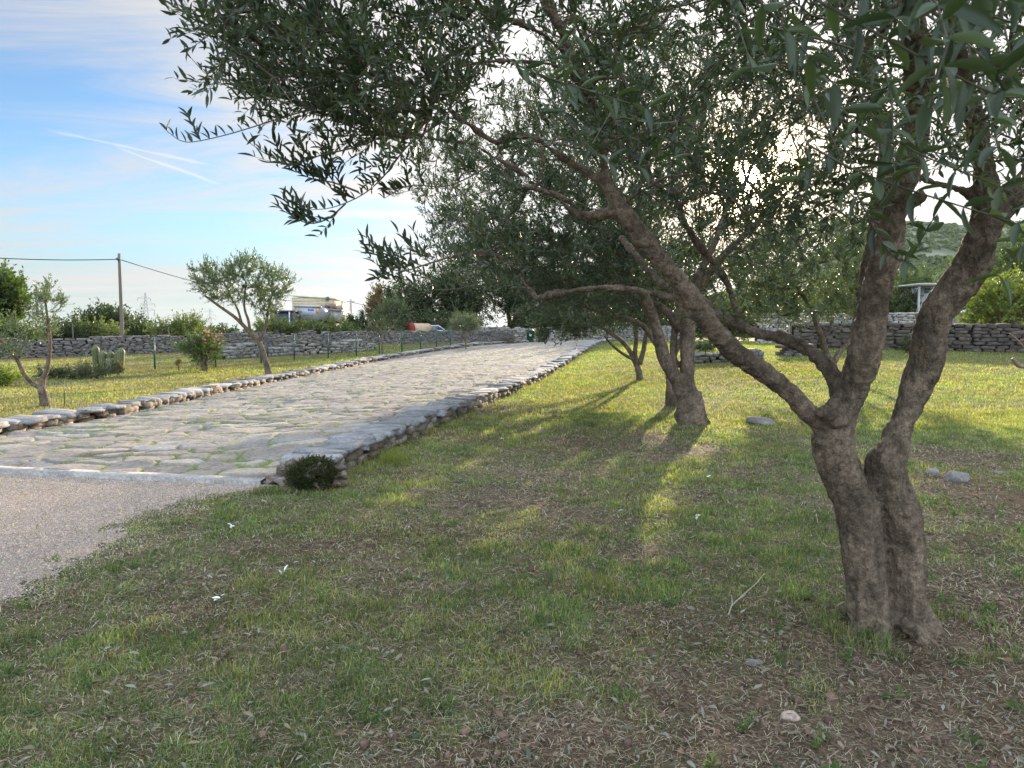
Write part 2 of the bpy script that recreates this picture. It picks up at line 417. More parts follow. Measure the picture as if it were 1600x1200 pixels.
nr2 = len(vy); i = np.arange(nr2 - 1)[:, None] * KU; j = np.arange(KU - 1)[None]
fr = np.stack([i + j, i + j + 1, i + KU + j + 1, i + KU + j], -1).reshape(-1, 4)
mb = MB(); mb.add(np.stack([X2, Y2, Z2], -1).reshape(-1, 3), [fr], cc.reshape(-1, 3))
r_ = mb.build('road', M['flag']); r_['kind'] = 'structure'

# stones: a rounded, knocked-about block in a few variants
def stone_templates(n, seed, sub=2):
    import bmesh
    out = []; rg = np.random.default_rng(seed)
    for k in range(n):
        b = bmesh.new(); bmesh.ops.create_cube(b, size=2.0); bmesh.ops.subdivide_edges(b, edges=b.edges, cuts=sub, use_grid_fill=True)
        v = np.array([q.co[:] for q in b.verts]); f = _group([[q.index for q in a.verts] for a in b.faces]); b.free()
        r = np.linalg.norm(v, axis=1, keepdims=True); v = v * (0.80 + 0.20 / (r / 1.0))       # round the corners
        v = v + 0.55 * (np.stack([fbm(v * 0.9 + 9 * k, 2, 100 + k), fbm(v * 0.9 + 5 * k, 2, 200 + k), fbm(v * 0.9, 2, 300 + k)], -1) - 0.5)
        v = v / np.abs(v).max(0) * 0.5
        out.append((v, f))
    return out
def rock_templates(n, seed):
    out = []
    for k, (v, f) in enumerate(stone_templates(n, seed, 5)):
        v = v * 2; q = v * 1.6 + 7 * k
        v = nrm(v) * (0.78 + 0.5 * (fbm(q * .55, 2, 500 + k) - .5) * 1.6 + 0.25 * (np.abs(fbm(q * 1.3, 2, 600 + k) - .5) - .1))[:, None]
        for cut in range(9):                      # split faces
            nn = nrm(np.random.default_rng(seed + 31 * k + cut).normal(size=3)); dd = v @ nn; v = v - nn * np.maximum(dd - .52, 0)[:, None]
        out.append((v / np.abs(v).max(0) * .5, f))
    return out
ROCK = rock_templates(6, 40)
STN = stone_templates(7, 1); STN1 = stone_templates(5, 2, 1)
def put_stones(mb, pos, size, yaw, col, rg, tilt=0.08, T=None):
    T = T or STN; n = len(pos); kind = rg.integers(0, len(T), n)
    for k in range(len(T)):
        s = np.where(kind == k)[0]
        if not len(s): continue
        Mx = np.array([rotm(rg.normal(0, tilt), rg.normal(0, tilt), yaw[i] + (math.pi if rg.random() < .5 else 0)) @ np.diag(size[i]) for i in s])
        mb.inst(T[k][0], T[k][1], pos[s], Mx, col[s])
LIME = np.array([0.36, 0.34, 0.32])
def stonecol(rg, n, base=LIME, v=0.25, warm=0.5):
    k = rg.random((n, 1)); w_ = rg.random((n, 1)) ** 2 * warm
    c = base * (1 - v + 2 * v * k); return c * (1 - w_) + c * np.array([1.15, 0.9, 0.68]) * w_
def resample(path, step):
    path = np.asarray(path, float); d = np.concatenate([[0], np.cumsum(np.linalg.norm(np.diff(path, axis=0), axis=1))])
    t = np.arange(0, d[-1], step); return np.stack([np.interp(t, d, path[:, k]) for k in range(path.shape[1])], -1), d[-1]
def dry_wall(mb, path, height, thick, rg, stone=(0.30, 0.12), base=LIME, top_big=True, ragged=0.15, T=None, core=True):
    """courses of flat stones along a ground path (n,2); height may be a function of distance"""
    pts, L = resample(path, 0.1); tan = nrm(np.gradient(pts, axis=0))
    hf = height if callable(height) else (lambda t: height + 0 * t)
    t = np.arange(len(pts)) * 0.1; H = hf(t)
    if core:
        zb = gz(pts[:, 0], pts[:, 1]); nn = np.stack([-tan[:, 1], tan[:, 0]], -1) * thick * 0.33; n = len(pts)
        z1 = zb + H - 0.5 * stone[1] - 0.04
        v = np.concatenate([np.c_[pts - nn, zb - .1], np.c_[pts + nn, zb - .1], np.c_[pts + nn, z1], np.c_[pts - nn, z1]])
        a = np.arange(n - 1); fs = [np.stack([a + p_ * n, a + 1 + p_ * n, a + 1 + q_ * n, a + q_ * n], -1) for p_, q_ in ((0, 3), (1, 2), (2, 3))]
        fs.append(np.array([[0, n, 2 * n, 3 * n], [n - 1, 2 * n - 1, 3 * n - 1, 4 * n - 1]]))
        mb.add(v, fs, (0.035, 0.03, 0.027))
    Pp, Sz, Yw = [], [], []
    hm = float(np.max(H)); z = 0.0
    while z < hm:
        ch = stone[1] * rg.uniform(0.8, 1.25)
        for side in (-1, 1):
            s = rg.uniform(0, .3)
            while s < L - 0.05:
                ln = stone[0] * rg.uniform(0.5, 1.6); c = min(int((s + ln / 2) / 0.1), len(pts) - 1)
                hh = H[c] + ragged * (vnoise(np.array([s * 1.7, 0.5]), 7) - 0.6)
                if z + ch * 0.6 < hh:
                    nn = np.array([-tan[c][1], tan[c][0]]); dep = thick * rg.uniform(0.42, 0.6)
                    q = pts[c] + nn * side * (thick / 2 - dep / 2 + rg.normal(0, 0.015)); jit = rg.uniform(0.85, 1.3)
                    Pp.append([q[0], q[1], float(gz(q[0], q[1])) + z + ch / 2 + rg.normal(0, 0.008)])
                    Sz.append([ln * 1.05, dep, ch * jit]); Yw.append(math.atan2(tan[c][1], tan[c][0]) + rg.normal(0, 0.08))
                s += ln
        z += ch * 0.9
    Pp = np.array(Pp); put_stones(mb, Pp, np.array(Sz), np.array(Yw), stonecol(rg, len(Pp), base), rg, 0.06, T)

# kerb walls of the road
rk = np.random.default_rng(11)
def kerb(side, y0, y1, name, label):
    mb = MB(); y = y0; Pp, Sz, Yw = [], [], []
    while y < y1:
        sc_ = 1 + 0.02 * (y - 8); ln = 0.34 * rk.uniform(0.6, 1.5) * sc_
        for lay in (0, 1, 2):
            yy = y + rk.uniform(-.1, .1)
            if side > 0: x = xr(yy) - 0.22; dx = xr(yy + .5) - xr(yy - .5)
            else: x = xl(yy) - 0.22; dx = xl(yy + .5) - xl(yy - .5)
            yaw = math.pi / 2 - math.atan(dx); zb = float(gz(x, yy))
            if lay == 2:
                top = 0.225 if side > 0 else 0.20
                Pp.append([x + rk.normal(0, .02), yy, zb + top - 0.03]); Sz.append([ln * 1.12, 0.56 * rk.uniform(.8, 1.25), 0.085 * rk.uniform(.8, 1.3)]); Yw.append(yaw + rk.normal(0, .06))
            else:
                for q in (-1, 1):
                    Pp.append([x + q * 0.13 + rk.normal(0, .015), yy + rk.uniform(-.1, .1), zb + 0.03 + lay * 0.085]); Sz.append([ln * rk.uniform(.5, 1.0), 0.27 * rk.uniform(.8, 1.2), 0.115 * rk.uniform(.75, 1.3)]); Yw.append(yaw + rk.normal(0, .1))
        y += ln * 0.85
    Pp = np.array(Pp); c = stonecol(rk, len(Pp), np.array([0.26, 0.26, 0.27]), 0.25, 0.35); lo = np.array(Sz)[:, 1] < .4; c[lo] = stonecol(rk, int(lo.sum()), np.array([0.25, 0.21, 0.17]), 0.35, 0.5)
    put_stones(mb, Pp, np.array(Sz), np.array(Yw), c, rk, 0.06)
    return tag(mb.build(name, M['stone'], origin=Pp[0]), label, 'kerb')
kerb(1, 7.6, 61, 'stone_kerb', 'low dry stone kerb between the paved road and the lawn, right edge of the road')
kerb(-1, 9.0, 59, 'stone_kerb', 'low dry stone kerb along the far left edge of the paved road, beside the young olives')
# flat pale edging slabs inside the right kerb (the smooth light band) belong to the kerb top

# concrete strip where the paving starts
mb = MB(); a = np.array([-7.7, front(-7.7)]); b = np.array([-2.45, front(-2.45)])
n = 60; t = np.linspace(0, 1, n); l = a + (b - a) * t[:, None]; off = np.array([0.0, 0.075])
wob = 0.012 * (fbm(l * 2, 2, 3) - 0.5)
zt = gz(l[:, 0], l[:, 1]) + 0.055
v = np.concatenate([np.c_[l - off, zt - .14], np.c_[l - off + wob[:, None], zt], np.c_[l + off * 1.2, zt + .004], np.c_[l + off * 1.2, zt - .14]]); a_ = np.arange(n - 1)
mb.add(v, [np.stack([a_ + p_ * n, a_ + 1 + p_ * n, a_ + 1 + (p_ + 1) * n, a_ + (p_ + 1) * n], -1) for p_ in range(3)], (0.36, 0.33, 0.31))
tag(mb.build('concrete_kerb', M['stone'], smooth=False), 'long flush concrete strip between the gravel and the start of the stone paving', 'kerb')

# gravel sheet and its loose stones
gx = np.arange(-9.0, -2.0, 0.035); gy = np.arange(1.0, 8.9, 0.035); GX, GY = np.meshgrid(gx, gy, indexing='ij'); gm = gravel_mask(GX, GY)
ok = gm > 0.62
idx = -np.ones(GX.shape, int); idx[ok] = np.arange(ok.sum())
q = ok[:-1, :-1] & ok[1:, :-1] & ok[1:, 1:] & ok[:-1, 1:]
fg = np.stack([idx[:-1, :-1][q], idx[1:, :-1][q], idx[1:, 1:][q], idx[:-1, 1:][q]], -1)
pg = np.stack([GX[ok], GY[ok], gz(GX[ok], GY[ok]) + 0.006], -1)
mb = MB(); mb.add(pg, [fg], np.array([0.34, 0.265, 0.22]) * (0.85 + 0.3 * fbm(pg[:, :2] * 3, 3, 5))[:, None])
M['gravelbed'] = mat('gravel_bed', 0.9, bump=[(60, 0.02, None), (150, 0.012, None)], speck=[(130, 0.5, 1.4, 3), (30, 0.75, 1.2, 4)], spec=0.15)
o = mb.build('gravel_path', M['gravelbed']); o['kind'] = 'structure'
n = 330000; x = rng.uniform(-7.5, -2.0, n); y = rng.uniform(3.0, 8.6, n) ; keep = (gravel_mask(x, y) > rng.random(n) * 0.9 + 0.01) & (x > -y * .72 - .6); x, y = x[keep], y[keep]; n = len(x)
oc = np.array([[1, 0, 0], [0, 1, 0], [-1, 0, 0], [0, -1, 0], [0, 0, 1.0]]) * 0.5; ocf = [np.array([[0, 1, 4], [1, 2, 4], [2, 3, 4], [3, 0, 4]])]
s = rng.uniform(0.004, 0.012, n) * (0.8 + 0.4 * rng.random(n)); th = rng.uniform(0, 6.28, n); Mx = np.zeros((n, 3, 3)); asp = rng.uniform(.6, 1.3, n)
Mx[:, 0, 0] = np.cos(th) * s; Mx[:, 0, 1] = -np.sin(th) * s * asp; Mx[:, 1, 0] = np.sin(th) * s; Mx[:, 1, 1] = np.cos(th) * s * asp; Mx[:, 2, 2] = s * rng.uniform(.7, 1.4, n); Mx[:, 0, 2] = rng.normal(0, .2, n) * s
gc = np.array([0.41, 0.325, 0.27]) * rng.uniform(.5, 1.4, (n, 1)) * (1 + rng.normal(0, .06, (n, 3)))
mb = MB(); mb.inst(oc, ocf, np.stack([x, y, gz(x, y) + 0.006], -1), Mx, gc); o = mb.build('gravel', M['gravel'], smooth=False); o['kind'] = 'stuff'
tag(o, 'fine pinkish grey crushed gravel in front of the paved road', 'gravel')

# ---------------------------------------------------------------- grass blades, straw, litter
def scatter(n, d0, d1, power, lat=1.55, side=0.9):
    """n points ahead of the camera, density per area falling with distance as d**-power"""
    e = 2 - power; u = rng.random(n); d = (d0 ** e + u * (d1 ** e - d0 ** e)) ** (1 / e)
    x = rng.uniform(-1, 1, n) * (d * lat / 2 + side); return x, d
def lawn_ok(x, y):
    return ~((x > xl(y) - .48) & (x < xr(y) + .03) & (y > front(x) - .12) & (y < 64)) & (gravel_mask(x, y) < rng.random(len(x)) ** 1.6 * 1.02 + 0.01) & ~((x < xl(y) + .5) & (y < front(x) + .3) & (x < -2.5) & (y > 7.0))
T_BL = np.array([[-.5, 0, 0], [.5, 0, 0], [.36, .10, .55], [-.36, .10, .55], [0, .42, 1.0]]); T_BLF = [np.array([[0, 1, 2, 3]]), np.array([[3, 2, 4]])]
T_TR = np.array([[-.5, 0, 0], [.5, 0, 0], [0, .35, 1.0]]); T_TRF = [np.array([[0, 1, 2]])]
def blades(mb, x, y, h, wd, col, lean, tri=False, zoff=0.0):
    n = len(x); th = rng.uniform(0, 2 * math.pi, n); ct, st_ = np.cos(th), np.sin(th)
    Mx = np.zeros((n, 3, 3)); Mx[:, 0, 0] = ct * wd; Mx[:, 1, 0] = st_ * wd
    Mx[:, 0, 1] = -st_ * h * lean; Mx[:, 1, 1] = ct * h * lean
    tx, ty = rng.normal(0, .25, n) * h, rng.normal(0, .25, n) * h; Mx[:, 0, 2] = tx; Mx[:, 1, 2] = ty; Mx[:, 2, 2] = h
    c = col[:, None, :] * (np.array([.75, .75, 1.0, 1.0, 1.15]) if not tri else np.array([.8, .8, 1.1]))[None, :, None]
    mb.inst(T_TR if tri else T_BL, T_TRF if tri else T_BLF, np.stack([x, y, gz(x, y) - 0.004 + zoff], -1), Mx, c)
def gcol(n, x, y):
    a = rng.random((n, 1)); c = np.array([0.085, 0.160, 0.068]) * (1 - a) + np.array([0.190, 0.250, 0.110]) * a
    yel = (rng.random((n, 1)) < (0.30 + 0.3 * (fbm(xy(x, y) * .9, 3, 91)[:, None] > .55))); c = np.where(yel, np.array([0.36, 0.34, 0.13]) * rng.uniform(.7, 1.1, (n, 1)), c)
    tuft = fbm(xy(x, y) * 5.5, 2, 95)[:, None]
    dr = (sm((xl(y) - x) / 2) * .62 * sm((fbm(xy(x, y) * .35, 3, 97) - .3) / .25) + .45 * sm((y - 9) / 8) * sm((fbm(xy(x, y) * .5, 3, 98) - .46) / .12))[:, None]
    c = c * (1 - dr) + np.array([.205, .175, .11]) * dr
    return c * rng.uniform(.7, 1.25, (n, 1)) * (.45 + 1.1 * tuft)
mb = MB()
x, y = scatter(int(640000 * DENS), 2.0, 14, 1.35)
g = grass_amount(x, y); keep = lawn_ok(x, y) & (rng.random(len(x)) < 0.12 + 0.88 * g ** .8); x, y = x[keep], y[keep]; g = g[keep]
k = (y / 4) ** 0.55
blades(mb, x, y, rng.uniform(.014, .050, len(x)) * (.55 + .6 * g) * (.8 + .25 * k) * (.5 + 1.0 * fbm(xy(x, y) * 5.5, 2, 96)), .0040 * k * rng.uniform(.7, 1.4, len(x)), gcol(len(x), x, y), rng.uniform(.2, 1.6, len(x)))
x, y = scatter(int(640000 * DENS), 11, 60, 1.6, 1.5, 2)
keep = lawn_ok(x, y) & (rng.random(len(x)) < 0.35 + 0.65 * grass_amount(x, y)); x, y = x[keep], y[keep]; k = (y / 10) ** 0.7
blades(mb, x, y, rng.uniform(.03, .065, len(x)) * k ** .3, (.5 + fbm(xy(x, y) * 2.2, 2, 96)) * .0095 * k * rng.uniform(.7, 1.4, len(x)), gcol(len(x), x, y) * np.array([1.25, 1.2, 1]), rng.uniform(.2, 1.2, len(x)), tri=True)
o = mb.build('lawn_grass', M['grass'], smooth=False); o['kind'] = 'stuff'; tag(o, 'short patchy green lawn grass under and between the olive trees', 'grass')
# tufts in the joints of the paving
mb = MB(); ii = np.where((st.ravel() < 0.3) & (jg.ravel() > 0.42) & (Y2.ravel() > 7.8))[0]; ii = rng.choice(ii, 22000)
px2, py2, pz2 = X2.ravel()[ii] + rng.normal(0, .03, len(ii)), Y2.ravel()[ii] + rng.normal(0, .02, len(ii)), Z2.ravel()[ii]
n = len(ii); k = (py2 / 8) ** .6; th = rng.uniform(0, 6.28, n); h = rng.uniform(.012, .045, n) * k ** .4; wd = .004 * k
Mx = np.zeros((n, 3, 3)); Mx[:, 0, 0] = np.cos(th) * wd; Mx[:, 1, 0] = np.sin(th) * wd; Mx[:, 0, 1] = -np.sin(th) * h; Mx[:, 1, 1] = np.cos(th) * h; Mx[:, 2, 2] = h
mb.inst(T_TR, T_TRF, np.stack([px2, py2, pz2 - .004], -1), Mx, gcol(n, px2, py2))
o = mb.build('joint_grass', M['grass'], smooth=False); o['kind'] = 'stuff'; tag(o, 'grass sprouting in the joints between the flagstones of the road', 'grass')
# dry straw and cut grass lying flat
x, y = scatter(int(560000 * DENS), 2.0, 26, 1.4)
keep = lawn_ok(x, y) & (rng.random(len(x)) < 0.25 + 0.75 * fbm(xy(x, y) * 1.1, 3, 93)); keep &= rng.random(len(x)) > np.exp(-(((x - 4.45) / .5) ** 2 + ((y - 6.6) / .8) ** 2)); x, y = x[keep], y[keep]; n = len(x); k = (y / 4) ** .6
T_ST = np.array([[-.5, 0, 0], [.5, 0, 0], [.5, .5, .05], [-.5, .5, .05], [.3, 1, 0], [-.3, 1, 0]]); T_STF = [np.array([[0, 1, 2, 3], [3, 2, 4, 5]])]
th = rng.uniform(0, 6.28, n); ln = rng.uniform(.012, .055, n) * k ** .6; wd = rng.uniform(.0012, .0031, n) * k; tl = rng.normal(0.1, .22, n)
Mx = np.zeros((n, 3, 3)); Mx[:, 0, 0] = np.cos(th) * wd; Mx[:, 1, 0] = np.sin(th) * wd; Mx[:, 0, 1] = -np.sin(th) * ln; Mx[:, 1, 1] = np.cos(th) * ln; Mx[:, 2, 1] = tl * ln; Mx[:, 2, 2] = ln
sc0 = np.array([0.47, 0.40, 0.285]) * rng.uniform(.3, 1.3, (n, 1)); sc0 = np.where(rng.random((n, 1)) < .25, np.array([.2, .13, .09]) * rng.uniform(.6, 1.3, (n, 1)), sc0)
mb = MB(); mb.inst(T_ST, T_STF, np.stack([x, y, gz(x, y) + rng.uniform(.002, .02, n)], -1), Mx, sc0)
o = mb.build('dry_straw', M['litter'], smooth=False); o['kind'] = 'stuff'; tag(o, 'dry straw and mown grass lying over the lawn and red soil', 'straw')
# fallen olive leaves and small clods
ROCKS = [(v, f) for v, f in stone_templates(5, 71, 1)]
x, y = scatter(11000, 2.0, 14, 1.3); x = x * .75 + y * .18; keep = lawn_ok(x, y) & (rng.random(len(x)) < .25 + .75 * (1 - grass_amount(x, y))); x, y = x[keep], y[keep]; n = len(x)
T_LF = np.array([[0, 0, 0], [-.5, .35, .1], [.5, .35, .1], [-.4, .7, .06], [.4, .7, .06], [0, 1, 0]]); T_LFF = [np.array([[0, 2, 1], [3, 4, 5]]), np.array([[1, 2, 4, 3]])]
th = rng.uniform(0, 6.28, n); ln = rng.uniform(.03, .055, n); wd = ln * rng.uniform(.18, .3, n); Mx = np.zeros((n, 3, 3)); tl = rng.normal(0, .25, n); rl = rng.normal(0, .4, n)
Mx[:, 0, 0] = np.cos(th) * wd; Mx[:, 1, 0] = np.sin(th) * wd; Mx[:, 2, 0] = rl * wd; Mx[:, 0, 1] = -np.sin(th) * ln; Mx[:, 1, 1] = np.cos(th) * ln; Mx[:, 2, 1] = tl * ln; Mx[:, 2, 2] = ln
pal = np.array([[.30, .24, .16], [.36, .32, .24], [.14, .17, .11], [.24, .15, .10], [.36, .35, .29]]); lc = pal[rng.integers(0, 5, n)] * rng.uniform(.4, .9, (n, 1))
mb = MB(); mb.inst(T_LF, T_LFF, np.stack([x, y, gz(x, y) + rng.uniform(.006, .028, n)], -1), Mx, lc)
x, y = scatter(9000, 2.0, 12, 1.2); x += rng.normal(0, .1, len(x)); keep = lawn_ok(x, y) & (grass_amount(x, y) < .6); x, y = x[keep], y[keep]; n = len(x)
put_stones(mb, np.stack([x, y, gz(x, y) + .003], -1), np.abs(rng.normal(.014, .008, (n, 1))) * rng.uniform(.6, 1.4, (n, 3)), rng.uniform(0, 6, n), np.array([.16, .10, .075]) * rng.uniform(.6, 1.6, (n, 1)), rng, .3, ROCKS)
o = mb.build('leaf_litter', M['litter'], smooth=False); o['kind'] = 'stuff'; tag(o, 'fallen olive leaves and crumbs of red soil under the trees', 'leaf litter')
# ---------------------------------------------------------------- trees
LEAF6 = np.array([[0, 0, 0], [-.5, .34, .10], [.5, .34, .10], [-.42, .68, .06], [.42, .68, .06], [0, 1, -.05]])
LEAF6F = [np.array([[0, 2, 1], [3, 4, 5]]), np.array([[1, 2, 4, 3]])]
# a closer look at a leaf: folded along its midrib, curled towards the tip
_l = []
for t_, w_ in ((0, .06), (.12, .28), (.32, .48), (.55, .5), (.78, .34), (.93, .14)):
    zc_ = -.10 * t_ ** 2
    _l += [[-w_, t_, zc_ + .22 * w_ ], [0, t_, zc_], [w_, t_, zc_ + .22 * w_]]
LEAF19 = np.array(_l + [[0, 1.0, -.11]])
LEAF19F = [np.array([[3 * k + a, 3 * k + a + 1, 3 * k + a + 4, 3 * k + a + 3] for k in range(5) for a in (0, 1)]), np.array([[15, 16, 18], [16, 17, 18]])]
LEAFD = np.array([[0, 0, 0], [-.5, .45, .08], [.5, .45, .08], [0, 1, 0]]); LEAFDF = [np.array([[0, 2, 3, 1]])]
OLIVE = [np.array([0.024, 0.040, 0.019]), np.array([0.064, 0.084, 0.040])]

def catmull(pts, step):
    pts = np.asarray(pts, float); out = []
    p = np.concatenate([[2 * pts[0] - pts[1]], pts, [2 * pts[-1] - pts[-2]]])
    for i in range(1, len(p) - 2):
        n = max(1, int(np.linalg.norm(p[i + 1][:3] - p[i][:3]) / step))
        for t in np.arange(n) / n:
            out.append(0.5 * (2 * p[i] + (p[i + 1] - p[i - 1]) * t + (2 * p[i - 1] - 5 * p[i] + 4 * p[i + 1] - p[i + 2]) * t * t + (3 * p[i] - p[i - 1] - 3 * p[i + 1] + p[i + 2]) * t ** 3))
    out.append(pts[-1]); return np.array(out)
def L(seq):
    """limb traced as (px, py, depth, radius in px) -> (x, y, z, r)"""
    o = []
    for px, py, Y, r in seq:
        q = P(px, py, Y); o.append([*q, r * np.linalg.norm(q - EYE) / F])
    return np.array(o)
def in_poly(x, y, poly):
    r = np.zeros(len(x), bool); n = len(poly)
    for i in range(n):
        x1, y1 = poly[i]; x2, y2 = poly[(i + 1) % n]
        c = ((y1 > y) != (y2 > y)) & (x < (x2 - x1) * (y - y1) / ((y2 - y1) or 1e-9) + x1); r ^= c
    return r
def fill_poly(rg, poly, n, y0, y1, clump=0.0, freq=1.0, seed=0):
    """n points inside the solid that the outline sweeps between two depths (jittered), in clumps"""
    poly = np.array(poly, float); lo, hi = poly.min(0), poly.max(0); out = []
    while len(out) < n:
        m = 4 * n; x = rg.uniform(lo[0], hi[0], m); y = rg.uniform(lo[1], hi[1], m); k = in_poly(x, y, poly)
        for a, b in zip(x[k], y[k]):
            q = P(a, b, rg.uniform(y0, y1))
            if clump and vnoise(q[None] * freq, seed)[0] < clump * rg.random(): continue
            out.append(q)
            if len(out) >= n: break
    return np.array(out)
def fill_ell(rg, ells, n, shell=0.35, clump=0.55, freq=1.2, seed=0):
    out = []; vol = np.array([e[1][0] * e[1][1] * e[1][2] for e in ells], float) ** 0.8; vol /= vol.sum()
    while len(out) < n:
        c, r = ells[rg.choice(len(ells), p=vol)]
        d = nrm(rg.normal(size=3)); q = np.array(c) + d * np.array(r) * rg.uniform(shell, 1) * (0.82 + 0.36 * vnoise(d[None] * 2.3 + c[0], seed)[0])
        if vnoise(q[None] * freq, seed + 3)[0] < clump * rg.random(): continue
        out.append(q)
    return np.array(out)

def leaf_arrays(rg, pos, tan, side, leaf, lw, up, spread):
    n = len(pos); d = nrm(tan * math.cos(spread) + side * math.sin(spread) + np.array([0, 0, 1.0]) * up + rg.normal(0, .18, (n, 3)))
    nm = nrm(np.cross(d, rg.normal(size=(n, 3))) * 0.55 + np.array([0, 0, 1.0]) - d * d[:, 2:3]); X = nrm(np.cross(d, nm)); Z = np.cross(X, d)
    l = leaf * rg.uniform(.65, 1.2, n); w_ = lw * rg.uniform(.75, 1.2, n)
    return np.stack([X * w_[:, None], d * l[:, None], Z * l[:, None]], -1)
def sprays(mb_leaf, mb_twig, rg, start, dirs, length, nleaf, leaf, lw, up=0.3, spread=0.75, pal=OLIVE, T=(LEAF6, LEAF6F), twig=0.0022, curve=0.35, twigcol=(.17, .15, .11)):
    n = len(start); length = np.broadcast_to(length, (n,)) * rg.uniform(.7, 1.25, n)
    dirs = nrm(dirs); cv = (rg.normal(0, .5, (n, 3)) + np.array([0, 0, .5])) * curve
    t = (np.arange(nleaf // 2) + 0.8) / (nleaf // 2); t = np.repeat(t, 2)
    tt = t[None, :, None]; pos = start[:, None] + (dirs[:, None] * tt + cv[:, None] * tt ** 2) * length[:, None, None]
    tan = nrm(dirs[:, None] + 2 * cv[:, None] * tt)
    a0 = rg.uniform(0, 6.28, (n, 1)); ang = a0 + (np.arange(nleaf) // 2)[None] * 1.57 + (np.arange(nleaf) % 2)[None] * math.pi
    ref = nrm(np.cross(tan, np.array([0.31, 0.42, 0.85]))); r2 = np.cross(tan, ref)
    side = ref * np.cos(ang)[..., None] + r2 * np.sin(ang)[..., None]
    sv = pos - EYE; al = sv @ SUN; off = np.linalg.norm(sv - al[..., None] * SUN, axis=-1)
    keep = (rg.random(pos.shape[:2]) < 0.9) & ~((al > 0) & (off < .03 + GAP * al))
    pos, tan, side = pos[keep], tan[keep], side[keep]
    Mx = leaf_arrays(rg, pos, tan, side, leaf, lw, up, spread)
    sh = rg.random((n, 1, 1)) * np.ones((1, nleaf, 1)); sh = sh[keep]; k = np.clip(0.6 * sh + 0.4 * rg.random((len(pos), 1)), 0, 1)
    c = pal[0] * (1 - k) + pal[1] * k
    mb_leaf.inst(T[0], T[1], pos, Mx, c * rg.uniform(.8, 1.2, (len(pos), 1)))
    # twigs: three-sided, three rings
    if twig:
        ts = np.array([0, .5, 1.0])[None, :, None]; pp = start[:, None] + (dirs[:, None] * ts + cv[:, None] * ts ** 2) * length[:, None, None]
        a = np.arange(3) * 2.094; u = nrm(np.cross(dirs, [.2, .3, .9])); v = np.cross(dirs, u)
        ring = u[:, None] * np.cos(a)[None, :, None] + v[:, None] * np.sin(a)[None, :, None]
        rad = np.array([1, .7, .35])[None, :, None, None] * twig
        vv = (pp[:, :, None] + ring[:, None] * rad).reshape(-1, 3)
        f = np.array([[r * 3 + j, r * 3 + (j + 1) % 3, r * 3 + 3 + (j + 1) % 3, r * 3 + 3 + j] for r in range(2) for j in range(3)])
        mb_twig.add(vv, [(f[None] + (np.arange(n) * 9)[:, None, None]).reshape(-1, 4)], twigcol)
def grow(limbs, pts, rg, rt=0.0022, minz=0.5, wig=0.05, seg=0.10):
    """join every point to the nearest wood already there; returns the paths with radii and the direction at each tip"""
    npos, nrad, par = [], [], []
    for l in limbs:
        c = catmull(l, 0.08)
        for q in c:
            npos.append(q[:3]); nrad.append(q[3]); par.append(-1)
    npos = np.array(npos); k0 = len(npos); el = np.array([p[2] > minz for p in npos])
    d0 = np.array([np.linalg.norm(npos[el] - p, axis=1).min() for p in pts]); order = np.argsort(d0)
    cap = k0 + len(pts) * 15; A = np.zeros((cap, 3)); A[:k0] = npos; A[:k0][~el] = 1e6; A[k0:] = 1e6
    m = k0; par = list(par) + [-1] * (cap - k0); cnt = np.zeros(cap); dirn = np.zeros((cap, 3)); paths = []
    for oi in order:
        p = pts[oi]; dd = np.linalg.norm(A[:m] - p, axis=1); q = int(np.argmin(dd + 0.12 * (np.arange(m) < k0) * 0)); d = dd[q]
        if d < 0.03: d = 0.03
        n = int(np.clip(d / seg, 2, 14)); a = A[q]; pd = dirn[q]
        c = a + (pd * 0.35 + nrm(p - a) * 0.2 + np.array([0, 0, .08])) * d; t = (np.arange(n) + 1) / n; t = t[:, None]
        path = a * (1 - t) ** 2 + c * 2 * t * (1 - t) + p * t ** 2
        path[:-1] += rg.normal(0, wig * d * .4, (n - 1, 3)) * np.sin(t[:-1] * math.pi)
        A[m:m + n] = path; full = np.vstack([a, path]); dirn[m:m + n] = nrm(np.diff(full, axis=0))
        par[m] = q
        for k in range(1, n): par[m + k] = m + k - 1
        cnt[m + n - 1] += 1; paths.append((q, m, n)); m += n
    for k in range(m - 1, k0 - 1, -1):
        if par[k] >= 0: cnt[par[k]] += cnt[k]
    rad = rt * np.maximum(cnt, 1) ** 0.48
    out = []
    for q, s, n in paths:
        r0 = min(rad[s] * 1.15, (nrad[q] * 0.75 if q < k0 else rad[q]))
        out.append((np.vstack([A[q], A[s:s + n]]), np.minimum(np.concatenate([[r0], rad[s:s + n]]), max(r0, rt)), dirn[s + n - 1]))
    return out
